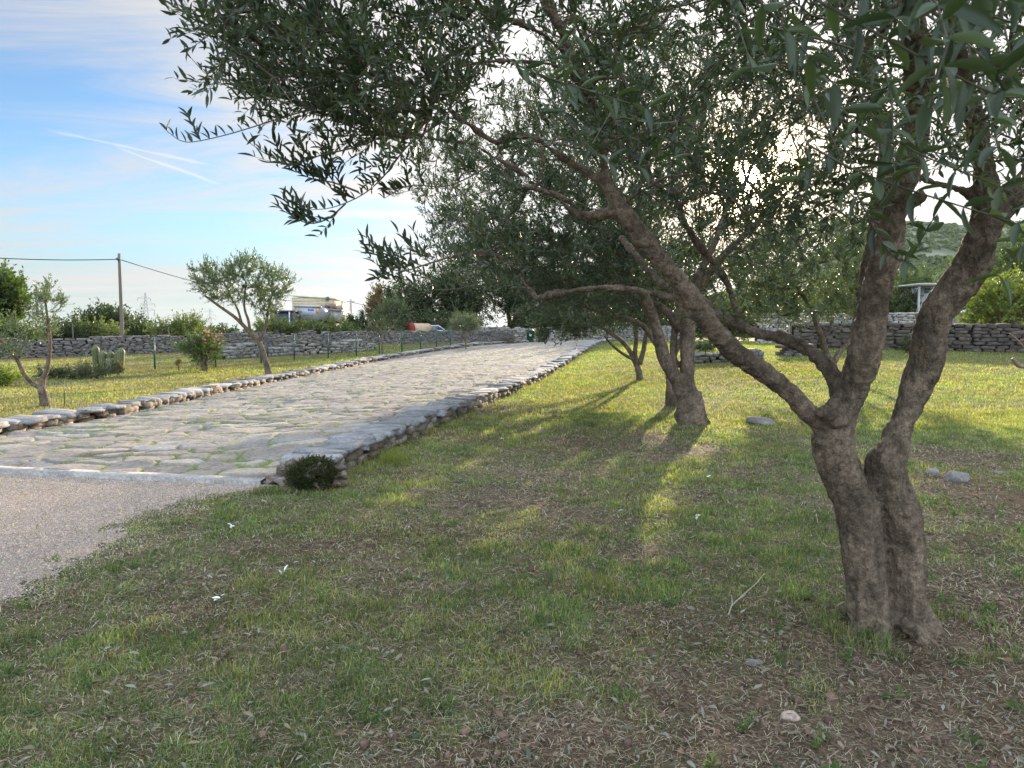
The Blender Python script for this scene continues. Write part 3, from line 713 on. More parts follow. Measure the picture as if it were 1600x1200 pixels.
def fuse(mb, voxel, disp, mt):
    """melt overlapping limb tubes into one bark surface, then roughen it"""
    o = mb.build('tmp', mt); md = o.modifiers.new('r', 'REMESH'); md.mode = 'VOXEL'; md.voxel_size = voxel
    sm_ = o.modifiers.new('s', 'SMOOTH'); sm_.factor = 0.5; sm_.iterations = 4
    dg = bpy.context.evaluated_depsgraph_get(); ev = o.evaluated_get(dg); me = ev.to_mesh()
    n = len(me.vertices); v = np.zeros(n * 3); me.vertices.foreach_get('co', v); v = v.reshape(-1, 3)
    nm = np.zeros(n * 3); me.vertices.foreach_get('normal', nm); nm = nm.reshape(-1, 3)
    fl = np.zeros(len(me.polygons), int); me.polygons.foreach_get('loop_total', fl); ix = np.zeros(len(me.loops), int); me.loops.foreach_get('vertex_index', ix)
    ev.to_mesh_clear()
    st_ = np.concatenate([[0], np.cumsum(fl)[:-1]]); faces = [ix[st_[fl == k][:, None] + np.arange(k)[None]] for k in np.unique(fl)]
    v = v + nm * disp(v)[:, None]
    tm = o.data; bpy.data.objects.remove(o); bpy.data.meshes.remove(tm)
    b = MB(); b.add(v, faces); return b
def make_tree(name, label, cat, base, limbs, pts, seed, leaf=0.06, lw=0.013, nleaf=16, slen=0.26, per=2, leafmat='olive_leaf', pal=OLIVE,
              group=None, up=0.3, rt=0.0022, T=(LEAF6, LEAF6F), minz=0.5, fusev=None, disp=None, sides=9, twig=0.0022, out_bias=0.6, seg=0.10, spread=0.75, extra=None, twigcol=(.17, .15, .11), droop=0.0):
    rg = np.random.default_rng(seed); t = thing(name, label, cat, base, group)
    mb = MB()
    for k, l in enumerate(limbs):
        c = catmull(l, 0.05 if fusev else 0.12); mb.tube(c[:, :3], c[:, 3], 20 if fusev else sides, (.2, .16, .12), lump=0.07 if fusev else 0.12, seed=k)
    if fusev: mb = fuse(mb, fusev, disp, M['bark'])
    ml, mt = MB(), MB(); cen = pts.mean(0) if len(pts) else np.array(base)
    if len(pts):
        br = grow(limbs, pts, rg, rt, minz + base[2], seg=seg)
        for pth, r, d in br: mb.tube(pth, r, 5 if r[0] > .006 else 4, (.19, .155, .12), caps=False)
        st_, dr = [], []
        for pth, r, d in br:
            for k in range(per):
                q = pth[-1] if k == 0 else pth[max(1, len(pth) - 1 - k)]
                od = nrm(q - cen); st_.append(q); dr.append(d * .8 + od * out_bias + rg.normal(0, .5, 3) + np.array([0, 0, .25 - droop]))
        sprays(ml, mt, rg, np.array(st_), np.array(dr), slen, nleaf, leaf, lw, up, spread, pal, T, twig, twigcol=twigcol)
    if extra: extra(ml, mt, rg)
    mb.build('trunk', M['bark'], t)
    for v_, c_, f_, in ((mt.v, mt.c, mt.f),):
        if v_: ml.add(np.concatenate(v_), [a for a in f_ if len(a)], np.concatenate(c_), 1)
    ml.build('crown', [M[leafmat], M['twig']], t, smooth=False)
    return t

# --- the big olive at the right, under whose crown the camera stands
b1 = G(1390, 985); Y1 = float(b1[1])
l1 = [
 L([(1358, 1012, Y1, 38), (1358, 985, Y1, 30), (1355, 940, Y1, 28.5), (1347, 860, Y1, 30), (1334, 790, Y1, 29.5), (1314, 735, Y1, 29), (1302, 690, Y1, 30), (1312, 650, Y1, 26), (1334, 605, Y1 - .02, 21), (1352, 545, Y1 - .08, 22), (1364, 495, Y1 - .12, 22), (1372, 450, Y1 - .17, 21), (1384, 400, Y1 - .22, 21), (1398, 345, Y1 - .3, 18), (1418, 260, Y1 - .42, 17), (1436, 180, Y1 - .55, 17), (1434, 100, Y1 - .75, 17), (1422, 0, Y1 - 1.0, 14), (1390, -110, Y1 - 1.3, 10), (1330, -230, Y1 - 1.6, 7)]),
 L([(1430, 1012, Y1, 44), (1426, 985, Y1, 35), (1422, 940, Y1, 28.5), (1415, 860, Y1, 25.5), (1401, 790, Y1, 25.5), (1382, 735, Y1 + .03, 28), (1392, 700, Y1 + .04, 23), (1413, 655, Y1 + .05, 18), (1432, 605, Y1 + .06, 20), (1446, 565, Y1 + .06, 21), (1457, 505, Y1 + .05, 23), (1478, 470, Y1 + .03, 24), (1508, 432, Y1, 24), (1530, 385, Y1 - .06, 21), (1541, 340, Y1 - .1, 20), (1540, 290, Y1 - .15, 16), (1532, 220, Y1 - .25, 14), (1508, 140, Y1 - .4, 11), (1490, 40, Y1 - .6, 9), (1470, -80, Y1 - .9, 6)]),
 L([(1320, 690, Y1, 24.6), (1290, 668, Y1 - .02, 17.2), (1262, 645, Y1 - .05, 15.6), (1232, 612, Y1 - .08, 17.2), (1205, 590, Y1 - .1, 16.4), (1150, 552, Y1 - .16, 15.6), (1105, 500, Y1 - .22, 16.4), (1062, 442, Y1 - .28, 15.6), (1022, 392, Y1 - .33, 15.6), (985, 348, Y1 - .37, 13.9), (962, 315, Y1 - .4, 13.1), (945, 262, Y1 - .43, 8.2), (935, 190, Y1 - .48, 7.8), (910, 120, Y1 - .55, 7.4), (880, 60, Y1 - .6, 7.0), (855, 0, Y1 - .65, 6.6), (820, -90, Y1 - .7, 4.9)]),
 L([(962, 315, Y1 - .4, 9.8), (935, 282, Y1 - .4, 7.4), (905, 262, Y1 - .42, 7.0), (868, 238, Y1 - .44, 6.6), (830, 212, Y1 - .46, 6.6), (800, 213, Y1 - .48, 6.6), (775, 223, Y1 - .5, 5.7), (735, 196, Y1 - .52, 5.7), (700, 172, Y1 - .55, 5.3), (665, 152, Y1 - .58, 4.9), (600, 120, Y1 - .62, 3.7), (520, 95, Y1 - .7, 2.5), (430, 80, Y1 - .78, 1.6)]),
 L([(968, 325, Y1 - .4, 9.8), (940, 335, Y1 - .38, 7.4), (905, 338, Y1 - .36, 5.7), (870, 308, Y1 - .34, 4.1), (820, 272, Y1 - .32, 3.7), (775, 248, Y1 - .3, 3.3), (735, 225, Y1 - .3, 2.9), (660, 215, Y1 - .3, 2.5)]),
 L([(1085, 478, Y1 - .24, 11.5), (1050, 466, Y1 - .25, 7.4), (1010, 456, Y1 - .25, 6.6), (960, 450, Y1 - .25, 6.1), (910, 452, Y1 - .25, 5.7), (870, 458, Y1 - .25, 5.3), (838, 466, Y1 - .25, 4.9), (812, 432, Y1 - .27, 3.3), (788, 405, Y1 - .3, 3.3), (745, 396, Y1 - .32, 2.6), (700, 402, Y1 - .35, 2.1), (640, 425, Y1 - .4, 1.5)]),
 L([(1320, 640, Y1 + .05, 16.4), (1303, 590, Y1 + .1, 12.3), (1280, 562, Y1 + .18, 10.7), (1250, 540, Y1 + .28, 10.7), (1218, 526, Y1 + .38, 10.7), (1185, 522, Y1 + .45, 9.8), (1150, 506, Y1 + .55, 9.0), (1110, 488, Y1 + .65, 9.0), (1070, 470, Y1 + .8, 7.4), (1020, 430, Y1 + 1., 5.7), (970, 370, Y1 + 1.2, 4.1)]),
 L([(1162, 512, Y1 + .5, 8.2), (1148, 478, Y1 + .5, 5.7), (1138, 445, Y1 + .48, 5.7), (1118, 415, Y1 + .46, 5.7), (1098, 390, Y1 + .45, 5.7), (1070, 350, Y1 + .42, 4.9), (1050, 290, Y1 + .4, 4.1)]),
 L([(1318, 640, Y1 + .1, 14.8), (1338, 560, Y1 + .14, 13.1), (1350, 480, Y1 + .18, 12.3), (1362, 400, Y1 + .2, 12.3), (1374, 330, Y1 + .22, 11.5), (1384, 260, Y1 + .2, 9.8), (1370, 150, Y1 + .2, 8.2), (1330, 40, Y1 + .2, 6.6), (1270, -80, Y1 + .2, 4.1)]),
 L([(1538, 352, Y1 - .1, 18.0), (1572, 318, Y1 - .12, 16.4), (1610, 270, Y1 - .15, 13.9), (1670, 180, Y1 - .2, 10.7), (1740, 60, Y1 - .3, 7.4)]),
 L([(1532, 312, Y1 - .12, 9.8), (1505, 298, Y1 - .1, 6.6), (1478, 290, Y1 - .08, 4.9), (1448, 282, Y1 - .06, 4.9), (1420, 268, Y1 - .1, 4.9)]),
 L([(1400, 335, Y1 - .3, 13.1), (1425, 318, Y1 - .32, 8.2), (1446, 300, Y1 - .35, 7.4)]),
 L([(1318, 668, Y1 - .03, 16.4), (1300, 652, Y1 - .10, 12.3), (1284, 641, Y1 - .14, 11.1)]),
 L([(1300, 700, Y1 - .03, 16.4), (1280, 690, Y1 - .04, 11.5), (1268, 688, Y1 - .05, 8.2)]),
 L([(902, 118, Y1 - .54, 4.9), (878, 78, Y1 - .55, 4.5), (850, 55, Y1 - .58, 4.1), (810, 35, Y1 - .6, 3.7), (775, 25, Y1 - .62, 3.3), (700, -5, Y1 - .66, 2.5)]),
 L([(928, 170, Y1 - .5, 4.1), (880, 108, Y1 - .52, 2.9), (820, 97, Y1 - .54, 2.9), (755, 96, Y1 - .56, 2.6), (700, 112, Y1 - .6, 2.1), (640, 125, Y1 - .65, 1.6)]),
]
for ax_, ay_, rr_ in ((-.32, -.08, .045), (-.18, -.22, .045), (.10, -.22, .045), (.30, -.10, .045), (.34, .2, .05), (-.2, .3, .05)):
    q_ = b1 + np.array([.09 * np.sign(ax_) if abs(ax_) > .15 else .02, 0, .10]); l1.append(np.array([[*q_, rr_ * 1.2], [*(b1 + np.array([ax_ * .55, ay_ * .55, .035])), rr_], [*(b1 + np.array([ax_ * .8, ay_ * .8, -.01])), rr_ * .7], [*(b1 + np.array([ax_, ay_, -.05])), rr_ * .4]]))
def bark1(v):
    gr = np.abs(fbm(v * np.array([9, 9, 26.0]), 3, 404) - .5)
    q = v * np.array([1, 1, .45])
    ridges = np.abs(fbm(v * np.array([16, 16, 3.0]), 3, 401) - .5)
    ht = np.exp(-np.clip(v[:, 2] - 0.05, 0, 9) / 0.5)
    return 0.030 * (fbm(q * 7, 3, 400) - .5) + 0.012 * (fbm(v * 26, 3, 402) - .5) + (0.09 * ridges - .018) * ht + .010 * (gr - .12) * (1 - ht) + .02 * np.minimum(np.abs(fbm(v * np.array([13, 13, 3.5]), 3, 407) - .5) - .04, .0) * 8 + 0.008 * (fbm(v * 60, 2, 403) - .5) - .02 * np.clip(fbm(v * np.array([12, 12, 5.]), 3, 405) - .56, 0, 1) * 4
r1 = np.random.default_rng(101)
pts1 = np.concatenate([
 fill_poly(r1, [(345, 20), (345, 90), (420, 140), (500, 190), (560, 225), (620, 215), (680, 240), (720, 200), (760, 110), (850, 0), (900, -110), (600, -130), (270, -90)], int(310 * K1), Y1 - 1.15, Y1 + .35, .75, 3.2, 1),
 fill_poly(r1, [(760, -120), (1000, -150), (1360, -140), (1360, 270), (1220, 300), (1060, 280), (960, 270), (905, 200), (860, 40)], int(340 * K1), Y1 - 1.2, Y1 + 1.5, .8, 2.6, 2),
 fill_poly(r1, [(1360, -140), (1760, -140), (1780, 330), (1590, 330), (1480, 250), (1360, 250)], int(210 * K1), Y1 - 1.2, Y1 + 1.4, .7, 2.4, 3),
 fill_poly(r1, [(960, 270), (1350, 250), (1330, 350), (1180, 370), (1080, 350), (1000, 330)], int(60 * K1), Y1 - .6, Y1 + 1.0, .5, 2.4, 4),
 fill_ell(r1, [((1.2, Y1 + .2, 4.0), (2.6, 2.0, .8)), ((.6, Y1 - 1.2, 3.6), (2.2, 1.2, .6))], int(190 * K1)),
])
pts1 = pts1[pts1[:, 1] > 1.7]
def extra1(ml, mt, rg):
    # long bare twigs hanging out at the left, leaves standing up near their tips
    tw = [[(600, 130), (520, 160), (440, 184), (390, 200), (340, 214), (290, 222), (262, 206)], [(640, 190), (570, 225), (500, 243), (455, 256), (425, 246), (388, 222)],
          [(690, 190), (640, 225), (600, 275), (565, 305), (520, 324), (484, 328)], [(540, 318), (512, 342), (480, 349), (455, 334)], [(600, 110), (520, 140), (430, 149), (370, 140), (325, 118), (300, 92)],
          [(500, 40), (420, 62), (350, 50), (310, 30), (270, 8), (248, -5)], [(700, 402), (660, 415), (625, 424), (596, 412)], [(560, 300), (520, 285), (490, 280), (462, 268)],
          [(560, 60), (480, 40), (400, 20), (345, -10)], [(640, 160), (580, 190), (520, 215), (480, 205)], [(560, 110), (470, 120), (400, 105), (330, 60)], [(800, 213), (760, 260), (700, 290), (640, 290), (600, 310)]]
    for k, s in enumerate(tw):
        Y = Y1 - .72 + .05 * (k % 4); q = catmull(np.array([P(a, b, Y + .03 * i) for i, (a, b) in enumerate(s)]), .03)
        mt.tube(q, np.linspace(.0045, .0014, len(q)), 4, (.16, .14, .1), caps=False)
        m = len(q); ii = np.arange(int(m * .42), m, 1); tan = nrm(np.gradient(q, axis=0))
        for ph in (0, 1):
            sd = nrm(np.cross(tan[ii], np.array([0, 1.0, .1]))) * (1 if ph else -1); sd[:, 2] = np.abs(sd[:, 2])
            kp = rg.random(len(ii)) < .75
            Mx = leaf_arrays(rg, q[ii][kp], tan[ii][kp], sd[kp], .052, .0115, .55, .7); kk = rg.random((kp.sum(), 1))
            ml.inst(LEAF19, LEAF19F, q[ii][kp], Mx, OLIVE[0] * (1 - kk) + OLIVE[1] * kk)
        jj = rg.choice(np.arange(int(m * .1), int(m * .85)), 7); sprays(ml, mt, rg, q[jj], tan[jj] + rg.normal(0, .5, (7, 3)) + np.array([0, 0, .6]), .14, 12, .06, .0125, .5, T=(LEAF19, LEAF19F))
    # leafy twigs that hang down close to the camera
    DK = (.075, .07, .045)
    near = [(1320, 150, .95), (1480, 60, .72), (1560, 110, .78), (1560, 230, .95), (1450, 170, .8), (1250, 60, 1.25), (1010, 170, 1.6), (880, 185, 1.75), (1400, 280, 1.25), (1465, 335, 1.45), (1590, 350, 1.1), (1390, 40, .85),
            (1320, 300, 1.5), (1060, 250, 1.9), (1520, 20, .9), (1600, 20, .8), (1500, 150, 1.1), (1580, 300, 1.3), (1180, 120, 1.3), (1350, 210, 1.2), (1250, 280, 1.7), (1560, 430, 1.5), (1600, 180, 1.2), (1600, 400, 1.6)]
    for k, (a, b, Y) in enumerate(near):
        tip = P(a, b, Y); top = tip + np.array([rg.uniform(-.35, .35), rg.uniform(.1, .4), rg.uniform(.2, .42)]); mid = (tip + top) / 2 + rg.normal(0, .09, 3)
        q = catmull(np.array([top, mid, tip]), .02); mt.tube(q, np.linspace(.0026, .0011, len(q)), 5, DK, caps=False)
        tan = nrm(np.gradient(q, axis=0)); m = len(q); ii = np.arange(int(m * .35), m, 2)
        for ph in (0, 1):
            an = (ii // 2) * 1.57 + ph * math.pi; rf = nrm(np.cross(tan[ii], [.3, .2, .9])); r2_ = np.cross(tan[ii], rf); sd = rf * np.cos(an)[:, None] + r2_ * np.sin(an)[:, None]
            Mx = leaf_arrays(rg, q[ii], tan[ii], sd, .062, .0145, .1, .8); kk = rg.random((len(ii), 1)); ml.inst(LEAF19, LEAF19F, q[ii], Mx, OLIVE[0] * (1 - kk) + OLIVE[1] * kk * 1.1)
    # a leafy patch on the low left-going branch
    sp = np.array([P(rg.uniform(620, 830), rg.uniform(395, 450), Y1 - .3 + rg.normal(0, .15)) for _ in range(34)]); sprays(ml, mt, rg, sp, rg.normal(0, .7, (34, 3)) + np.array([-.5, 0, .2]), .16, 12, .058, .0125, .3)
    sp = np.array([P(rg.uniform(1030, 1330), rg.uniform(370, 520), Y1 + .3 + rg.normal(0, .4)) for _ in range(26)]); sprays(ml, mt, rg, sp, rg.normal(0, .7, (26, 3)) + np.array([-.2, 0, -.2]), .2, 12, .058, .0125, .0)
T1 = make_tree('olive_tree', 'nearest and largest olive tree, forked double trunk with a leaning limb over the lawn', 'tree', b1, l1, pts1, 201, leaf=.051, lw=.0118, nleaf=20, slen=.23, per=3,
               group='olive trees along the road', fusev=.0095, disp=bark1, extra=extra1, minz=1.3)

# --- the second olive, knobbly base and several stems
b2 = G(1080, 664); Y2_ = float(b2[1])
l2 = [
 L([(1082, 674, Y2_, 27), (1081, 660, Y2_, 22), (1078, 640, Y2_, 21), (1076, 618, Y2_, 16), (1074, 595, Y2_, 11), (1074, 560, Y2_, 11), (1075, 520, Y2_, 11), (1078, 480, Y2_, 10), (1086, 450, Y2_, 9), (1100, 415, Y2_, 7), (1120, 370, Y2_, 5.5), (1140, 310, Y2_ + .4, 4)]),
 L([(1072, 630, Y2_, 11), (1062, 605, Y2_ - .05, 10), (1050, 580, Y2_ - .1, 10), (1036, 555, Y2_ - .15, 9.5), (1028, 520, Y2_ - .25, 8), (1016, 485, Y2_ - .4, 8), (1000, 450, Y2_ - .6, 7.5), (983, 415, Y2_ - .8, 7), (965, 390, Y2_ - 1., 6), (930, 350, Y2_ - 1.3, 5), (880, 310, Y2_ - 1.7, 4), (820, 290, Y2_ - 2.1, 3)]),
 L([(1056, 575, Y2_ + .1, 6), (1052, 545, Y2_ + .15, 6), (1055, 510, Y2_ + .2, 5), (1062, 480, Y2_ + .3, 5), (1040, 430, Y2_ + .6, 4), (1020, 370, Y2_ + .9, 3)]),
 L([(1074, 520, Y2_, 8), (1052, 497, Y2_ + .2, 7), (1030, 478, Y2_ + .4, 6), (1000, 470, Y2_ + .6, 5), (950, 440, Y2_ + .9, 4), (900, 400, Y2_ + 1.1, 3)]),
 L([(1086, 460, Y2_, 7), (1105, 430, Y2_ - .2, 6), (1130, 400, Y2_ - .3, 5), (1180, 350, Y2_ - .5, 4), (1230, 300, Y2_ - .6, 3)]),
 L([(1092, 650, Y2_ - .05, 9), (1094, 628, Y2_ - .08, 8), (1090, 612, Y2_ - .05, 6)]),
]
def bark2(v):
    ht = np.exp(-np.clip(v[:, 2] - 0.35, 0, 9) / 0.25)
    return 0.05 * (fbm(v * np.array([5, 5, 3.]), 3, 410) - .5) + ht * .17 * (fbm(v * 6.5, 3, 411) - .45) + .015 * (fbm(v * 22, 2, 412) - .5)
r2 = np.random.default_rng(102)
pts2 = fill_poly(r2, [(610, 300), (650, 320), (640, 230), (700, 200), (760, 180), (820, 110), (900, 60), (1000, 40), (1150, 60), (1280, 120), (1340, 250), (1300, 380), (1200, 430), (1120, 420), (1050, 440), (960, 470), (900, 480), (860, 470), (780, 440), (700, 415), (660, 390)], int(680 * K1), Y2_ - 2.2, Y2_ + 2.4, .95, 1.1, 5)
pts2 = np.concatenate([pts2, fill_poly(r2, [(690, 300), (800, 260), (1000, 300), (1010, 470), (860, 490), (740, 435)], int(230 * K1), Y2_ - 2, Y2_ + 1.5, .3, 1.3, 5)])
make_tree('olive_tree', 'second olive tree, with a knobbly burl at the foot of its trunk', 'tree', b2, l2, pts2, 202, leaf=.082, lw=.021, nleaf=20, slen=.36, per=5, rt=.0035,
          group='olive trees along the road', fusev=.02, disp=bark2, minz=1.2, twig=.003)
# --- a third, dark trunk just behind it
b3 = G(1047, 636); Y3 = float(b3[1])
l3 = [L([(1050, 642, Y3, 10.9), (1050, 625, Y3, 10.2), (1049, 600, Y3, 8.2), (1043, 565, Y3, 5.4), (1034, 525, Y3, 4.8), (1014, 490, Y3, 4.8), (990, 460, Y3, 4.1), (960, 420, Y3 + .3, 4.1), (930, 370, Y3 + .5, 2.7)]),
      L([(1040, 560, Y3, 4.8), (1020, 530, Y3 - .2, 4.1), (1003, 508, Y3 - .3, 4.1), (975, 496, Y3 - .4, 3.4), (945, 490, Y3 - .6, 2.7), (900, 470, Y3 - 1, 3.4), (860, 440, Y3 - 1.2, 2.7)]),
      L([(1040, 580, Y3, 5.4), (1060, 540, Y3 + .2, 4.8), (1085, 500, Y3 + .3, 4.1), (1120, 460, Y3 + .4, 3.4)])]
r3 = np.random.default_rng(103)
pts3 = fill_poly(r3, [(700, 260), (800, 200), (900, 160), (1100, 150), (1200, 220), (1180, 400), (1120, 440), (1040, 470), (960, 512), (880, 518), (830, 490), (760, 440), (690, 380)], int(290 * K1), Y3 - 1.5, Y3 + 2.6, .95, 1.1, 6)
make_tree('olive_tree', 'third olive tree, its dark stump of a trunk half hidden behind the knobbly one', 'tree', b3, l3, pts3, 203, leaf=.10, lw=.030, nleaf=18, slen=.42, per=5, rt=.004,
          group='olive trees along the road', minz=1.3, twig=.0035)
# --- slim many-stemmed olive farther along the kerb
b4 = G(1000, 594); Y4 = float(b4[1])
l4 = [L([(1000, 598, Y4, 5.8), (998, 580, Y4, 5.0), (990, 560, Y4, 4.0), (982, 545, Y4, 3.6), (968, 530, Y4, 3.2), (950, 518, Y4, 2.9), (930, 500, Y4 - .3, 2.2)]),
      L([(996, 575, Y4, 4.3), (992, 552, Y4, 3.6), (994, 530, Y4, 3.2), (990, 500, Y4, 2.9), (980, 460, Y4, 2.2)]), L([(999, 570, Y4, 4.3), (1006, 545, Y4, 3.6), (1010, 520, Y4, 3.2), (1020, 480, Y4, 2.9), (1030, 440, Y4, 2.2)]),
      L([(990, 562, Y4 - .1, 2.9), (972, 552, Y4 - .2, 2.2), (955, 538, Y4 - .3, 1.8), (945, 525, Y4 - .5, 1.4)])]
r4 = np.random.default_rng(104)
pts4 = np.concatenate([fill_poly(r4, [(860, 440), (900, 380), (1000, 350), (1100, 380), (1110, 470), (1040, 495), (960, 512), (900, 512)], int(260 * K1), Y4 - 2.2, Y4 + 2.5, .5, .8, 7),
                       fill_poly(r4, [(845, 520), (860, 470), (960, 450), (960, 512), (900, 524)], int(60 * K1), Y4 - 3, Y4, .3, .8, 7)])
make_tree('olive_tree', 'slim olive tree with three thin stems, fourth along the road, casting long shadows', 'tree', b4, l4, pts4, 204, leaf=.13, lw=.042, nleaf=16, slen=.5, per=5, rt=.005, group='olive trees along the road', minz=1.5, twig=.005)
# --- olive on the right lawn, V of thin stems
b5 = G(1299, 580); Y5 = float(b5[1])
l5 = [L([(1300, 584, Y5, 6), (1298, 570, Y5, 5.5), (1290, 550, Y5, 5), (1285, 530, Y5, 4.5), (1276, 505, Y5, 4), (1266, 480, Y5, 3), (1240, 440, Y5, 2.5)]),
      L([(1300, 572, Y5, 5), (1312, 550, Y5, 4), (1330, 528, Y5, 3.5), (1336, 500, Y5, 3.2), (1345, 470, Y5, 3), (1350, 430, Y5, 2.2)]), L([(1286, 535, Y5, 3), (1300, 505, Y5, 2.5), (1300, 460, Y5, 2)])]
r5 = np.random.default_rng(105)
pts5 = fill_poly(r5, [(1150, 470), (1140, 410), (1190, 370), (1260, 345), (1340, 350), (1385, 390), (1385, 450), (1340, 488), (1250, 500), (1180, 498)], int(480 * K1), Y5 - 2.0, Y5 + 2.0, .5, 1., 8)
make_tree('olive_tree', 'grey green olive with two thin stems in a V, right of the stone slab', 'tree', b5, l5, pts5, 205, leaf=.11, lw=.034, nleaf=16, slen=.42, per=5, rt=.0045, group='olive trees on the lawn', minz=1.3, twig=.004,
          pal=[np.array([.075, .105, .045]), np.array([.14, .165, .075])])
# --- young olives beyond the road
b6 = G(421, 590); Y6 = float(b6[1])
l6 = [L([(422, 594, Y6, 6), (418, 575, Y6, 4.6), (412, 555, Y6, 4.2), (404, 532, Y6, 4), (395, 524, Y6, 3.3), (380, 508, Y6, 2.8), (365, 494, Y6, 2.5), (345, 480, Y6, 2.), (320, 462, Y6, 1.5)]),
      L([(405, 535, Y6, 3.2), (411, 520, Y6, 2.6), (416, 505, Y6, 2.2), (420, 480, Y6, 1.8), (428, 450, Y6, 1.4)]), L([(391, 520, Y6, 2.2), (388, 500, Y6, 2), (382, 480, Y6, 1.6), (384, 440, Y6, 1.2)]), L([(378, 506, Y6, 2), (372, 485, Y6, 1.6), (362, 465, Y6, 1.2), (350, 440, Y6, 1)])]
r6 = np.random.default_rng(106)
pts6 = fill_poly(r6, [(298, 446), (300, 425), (325, 412), (350, 425), (370, 408), (395, 400), (410, 420), (440, 425), (455, 440), (445, 460), (430, 485), (408, 495), (385, 470), (360, 475), (340, 470)], int(260 * K1), Y6 - .8, Y6 + .8, .5, 2, 9)
make_tree('olive_tree', 'young olive leaning left with an open airy crown beside the far kerb', 'tree', b6, l6, pts6, 206, leaf=.085, lw=.026, nleaf=16, slen=.30, per=4, rt=.0028, group='young olive trees beyond the road', minz=1.0, twig=.003, up=.5,
          pal=[np.array([.06, .09, .04]), np.array([.12, .15, .08])])
b7 = G(72, 636); Y7 = float(b7[1])
l7 = [L([(72, 640, Y7, 7), (68, 620, Y7, 5.5), (65, 606, Y7, 5), (68, 590, Y7, 3.5), (74, 575, Y7, 3), (77, 555, Y7, 2.8), (78, 535, Y7, 2.4), (76, 510, Y7, 2), (72, 480, Y7, 1.5), (70, 455, Y7, 1)]),
      L([(65, 607, Y7, 3.5), (52, 600, Y7, 2.8), (38, 585, Y7, 2.6), (27, 562, Y7, 2.4), (10, 540, Y7, 2), (-10, 515, Y7, 1.5)])]
r7 = np.random.default_rng(107)
pts7 = np.concatenate([fill_poly(r7, [(60, 530), (48, 500), (55, 465), (70, 445), (90, 455), (100, 475), (85, 510), (80, 535)], int(60 * K1), Y7 - .35, Y7 + .35, .3, 3, 10),
                       fill_poly(r7, [(-30, 520), (10, 500), (45, 515), (50, 545), (20, 555), (-20, 545)], int(50 * K1), Y7 - .4, Y7 + .4, .3, 3, 10)])
make_tree('olive_tree', 'sparse young olive tree forked near the ground, leftmost, in front of the far stone wall', 'tree', b7, l7, pts7, 207, leaf=.065, lw=.018, nleaf=14, slen=.20, per=3, rt=.0022, group='young olive trees beyond the road', minz=.8, twig=.0022, up=.6,
          pal=[np.array([.07, .10, .05]), np.array([.15, .18, .10])])
def shrubby(name, label, cat, px, py, w_px, top_px, seed, n, leaf, lw, pal, mt='leaf', stem=True, depth=None, Yoverride=None, group=None, low=0.25, nleaf=12, per=3, shape=None, up=.2, shell=.3, spread=.9, stem_px=None):
    """a tree or bush placed by its foot, width and top in the photograph"""
    if Yoverride: q = P(px, py, Yoverride); base = np.array([q[0], q[1], float(gz(q[0], q[1]))])
    else: base = G(px, py)
    Y = float(base[1]); k = np.linalg.norm(base - EYE) / F; wv = w_px * k; topz = P(px, top_px, Y)[2]; h = topz - base[2]
    rg = np.random.default_rng(seed); cz = base[2] + h * (low + 1) / 2; rz_ = h * (1 - low) / 2
    ells = shape(base, wv, h) if shape else [((base[0] + rg.normal(0, .08) * wv, Y, cz), (wv / 2, wv / 2 * .9, rz_))] + \
        [((base[0] + rg.uniform(-.28, .28) * wv, Y + rg.uniform(-.25, .25) * wv, cz + rg.uniform(-.45, .35) * rz_), (wv * rg.uniform(.2, .32), wv * rg.uniform(.2, .32), rz_ * rg.uniform(.4, .65))) for _ in range(5)]
    pts = fill_ell(rg, ells, n, shell, .5, 3.0 / max(wv, .5), seed); sr = max(.012, (stem_px or 2.0 + w_px * .03) * k)
    pts = pts[pts[:, 2] > base[2] + .05]
    lm = []
    ns = 3
    for s in range(ns):
        a = rg.uniform(0, 6.28); e = np.array([math.cos(a) * wv * .16, math.sin(a) * wv * .16, 0])
        lm.append(np.array([[*(base - [0, 0, .1]), sr], [*(base + e * .15 + [0, 0, h * low * .6]), sr * .8], [*(base + e * .6 + [0, 0, h * (low + .2)]), sr * .5], [*(base + e + [0, 0, h * .75]), sr * .2]]))
    sl_ = wv * .14 + leaf
    return make_tree(name, label, cat, base, lm, pts, seed, leaf=leaf, lw=lw, nleaf=nleaf, slen=sl_, per=per, leafmat=mt, pal=pal, group=group, up=up, rt=max(.002, sr * .05), T=(LEAFD, LEAFDF), minz=h * low * .3, sides=7, twig=max(.002, k * .35), seg=max(.1, wv * .06), spread=spread)
GR_D = [np.array([.022, .042, .014]), np.array([.055, .085, .025])]; GR_M = [np.array([.05, .085, .022]), np.array([.11, .16, .04])]; GR_Y = [np.array([.12, .17, .03]), np.array([.26, .30, .055])]
GR_G = [np.array([.075, .105, .05]), np.array([.14, .17, .09])]; GR_P = [np.array([.10, .14, .04]), np.array([.17, .2, .06])]
sap = 'small trees beyond the fence'
shrubby('olive_sapling', 'small dark stemmed sapling standing at the fence in front of the mid wall', 'sapling', 598, 556, 52, 500, 301, 60, .10, .03, GR_D, 'leaf', low=.55, nleaf=10, per=2, stem_px=1.4)
shrubby('olive_sapling', 'round topped grey green sapling on a thin stem near the far end of the fence', 'sapling', 728, 547, 50, 493, 302, 110, .13, .03, GR_G, 'olive_leaf', low=.5, nleaf=12, per=3, stem_px=1.2, up=.7)
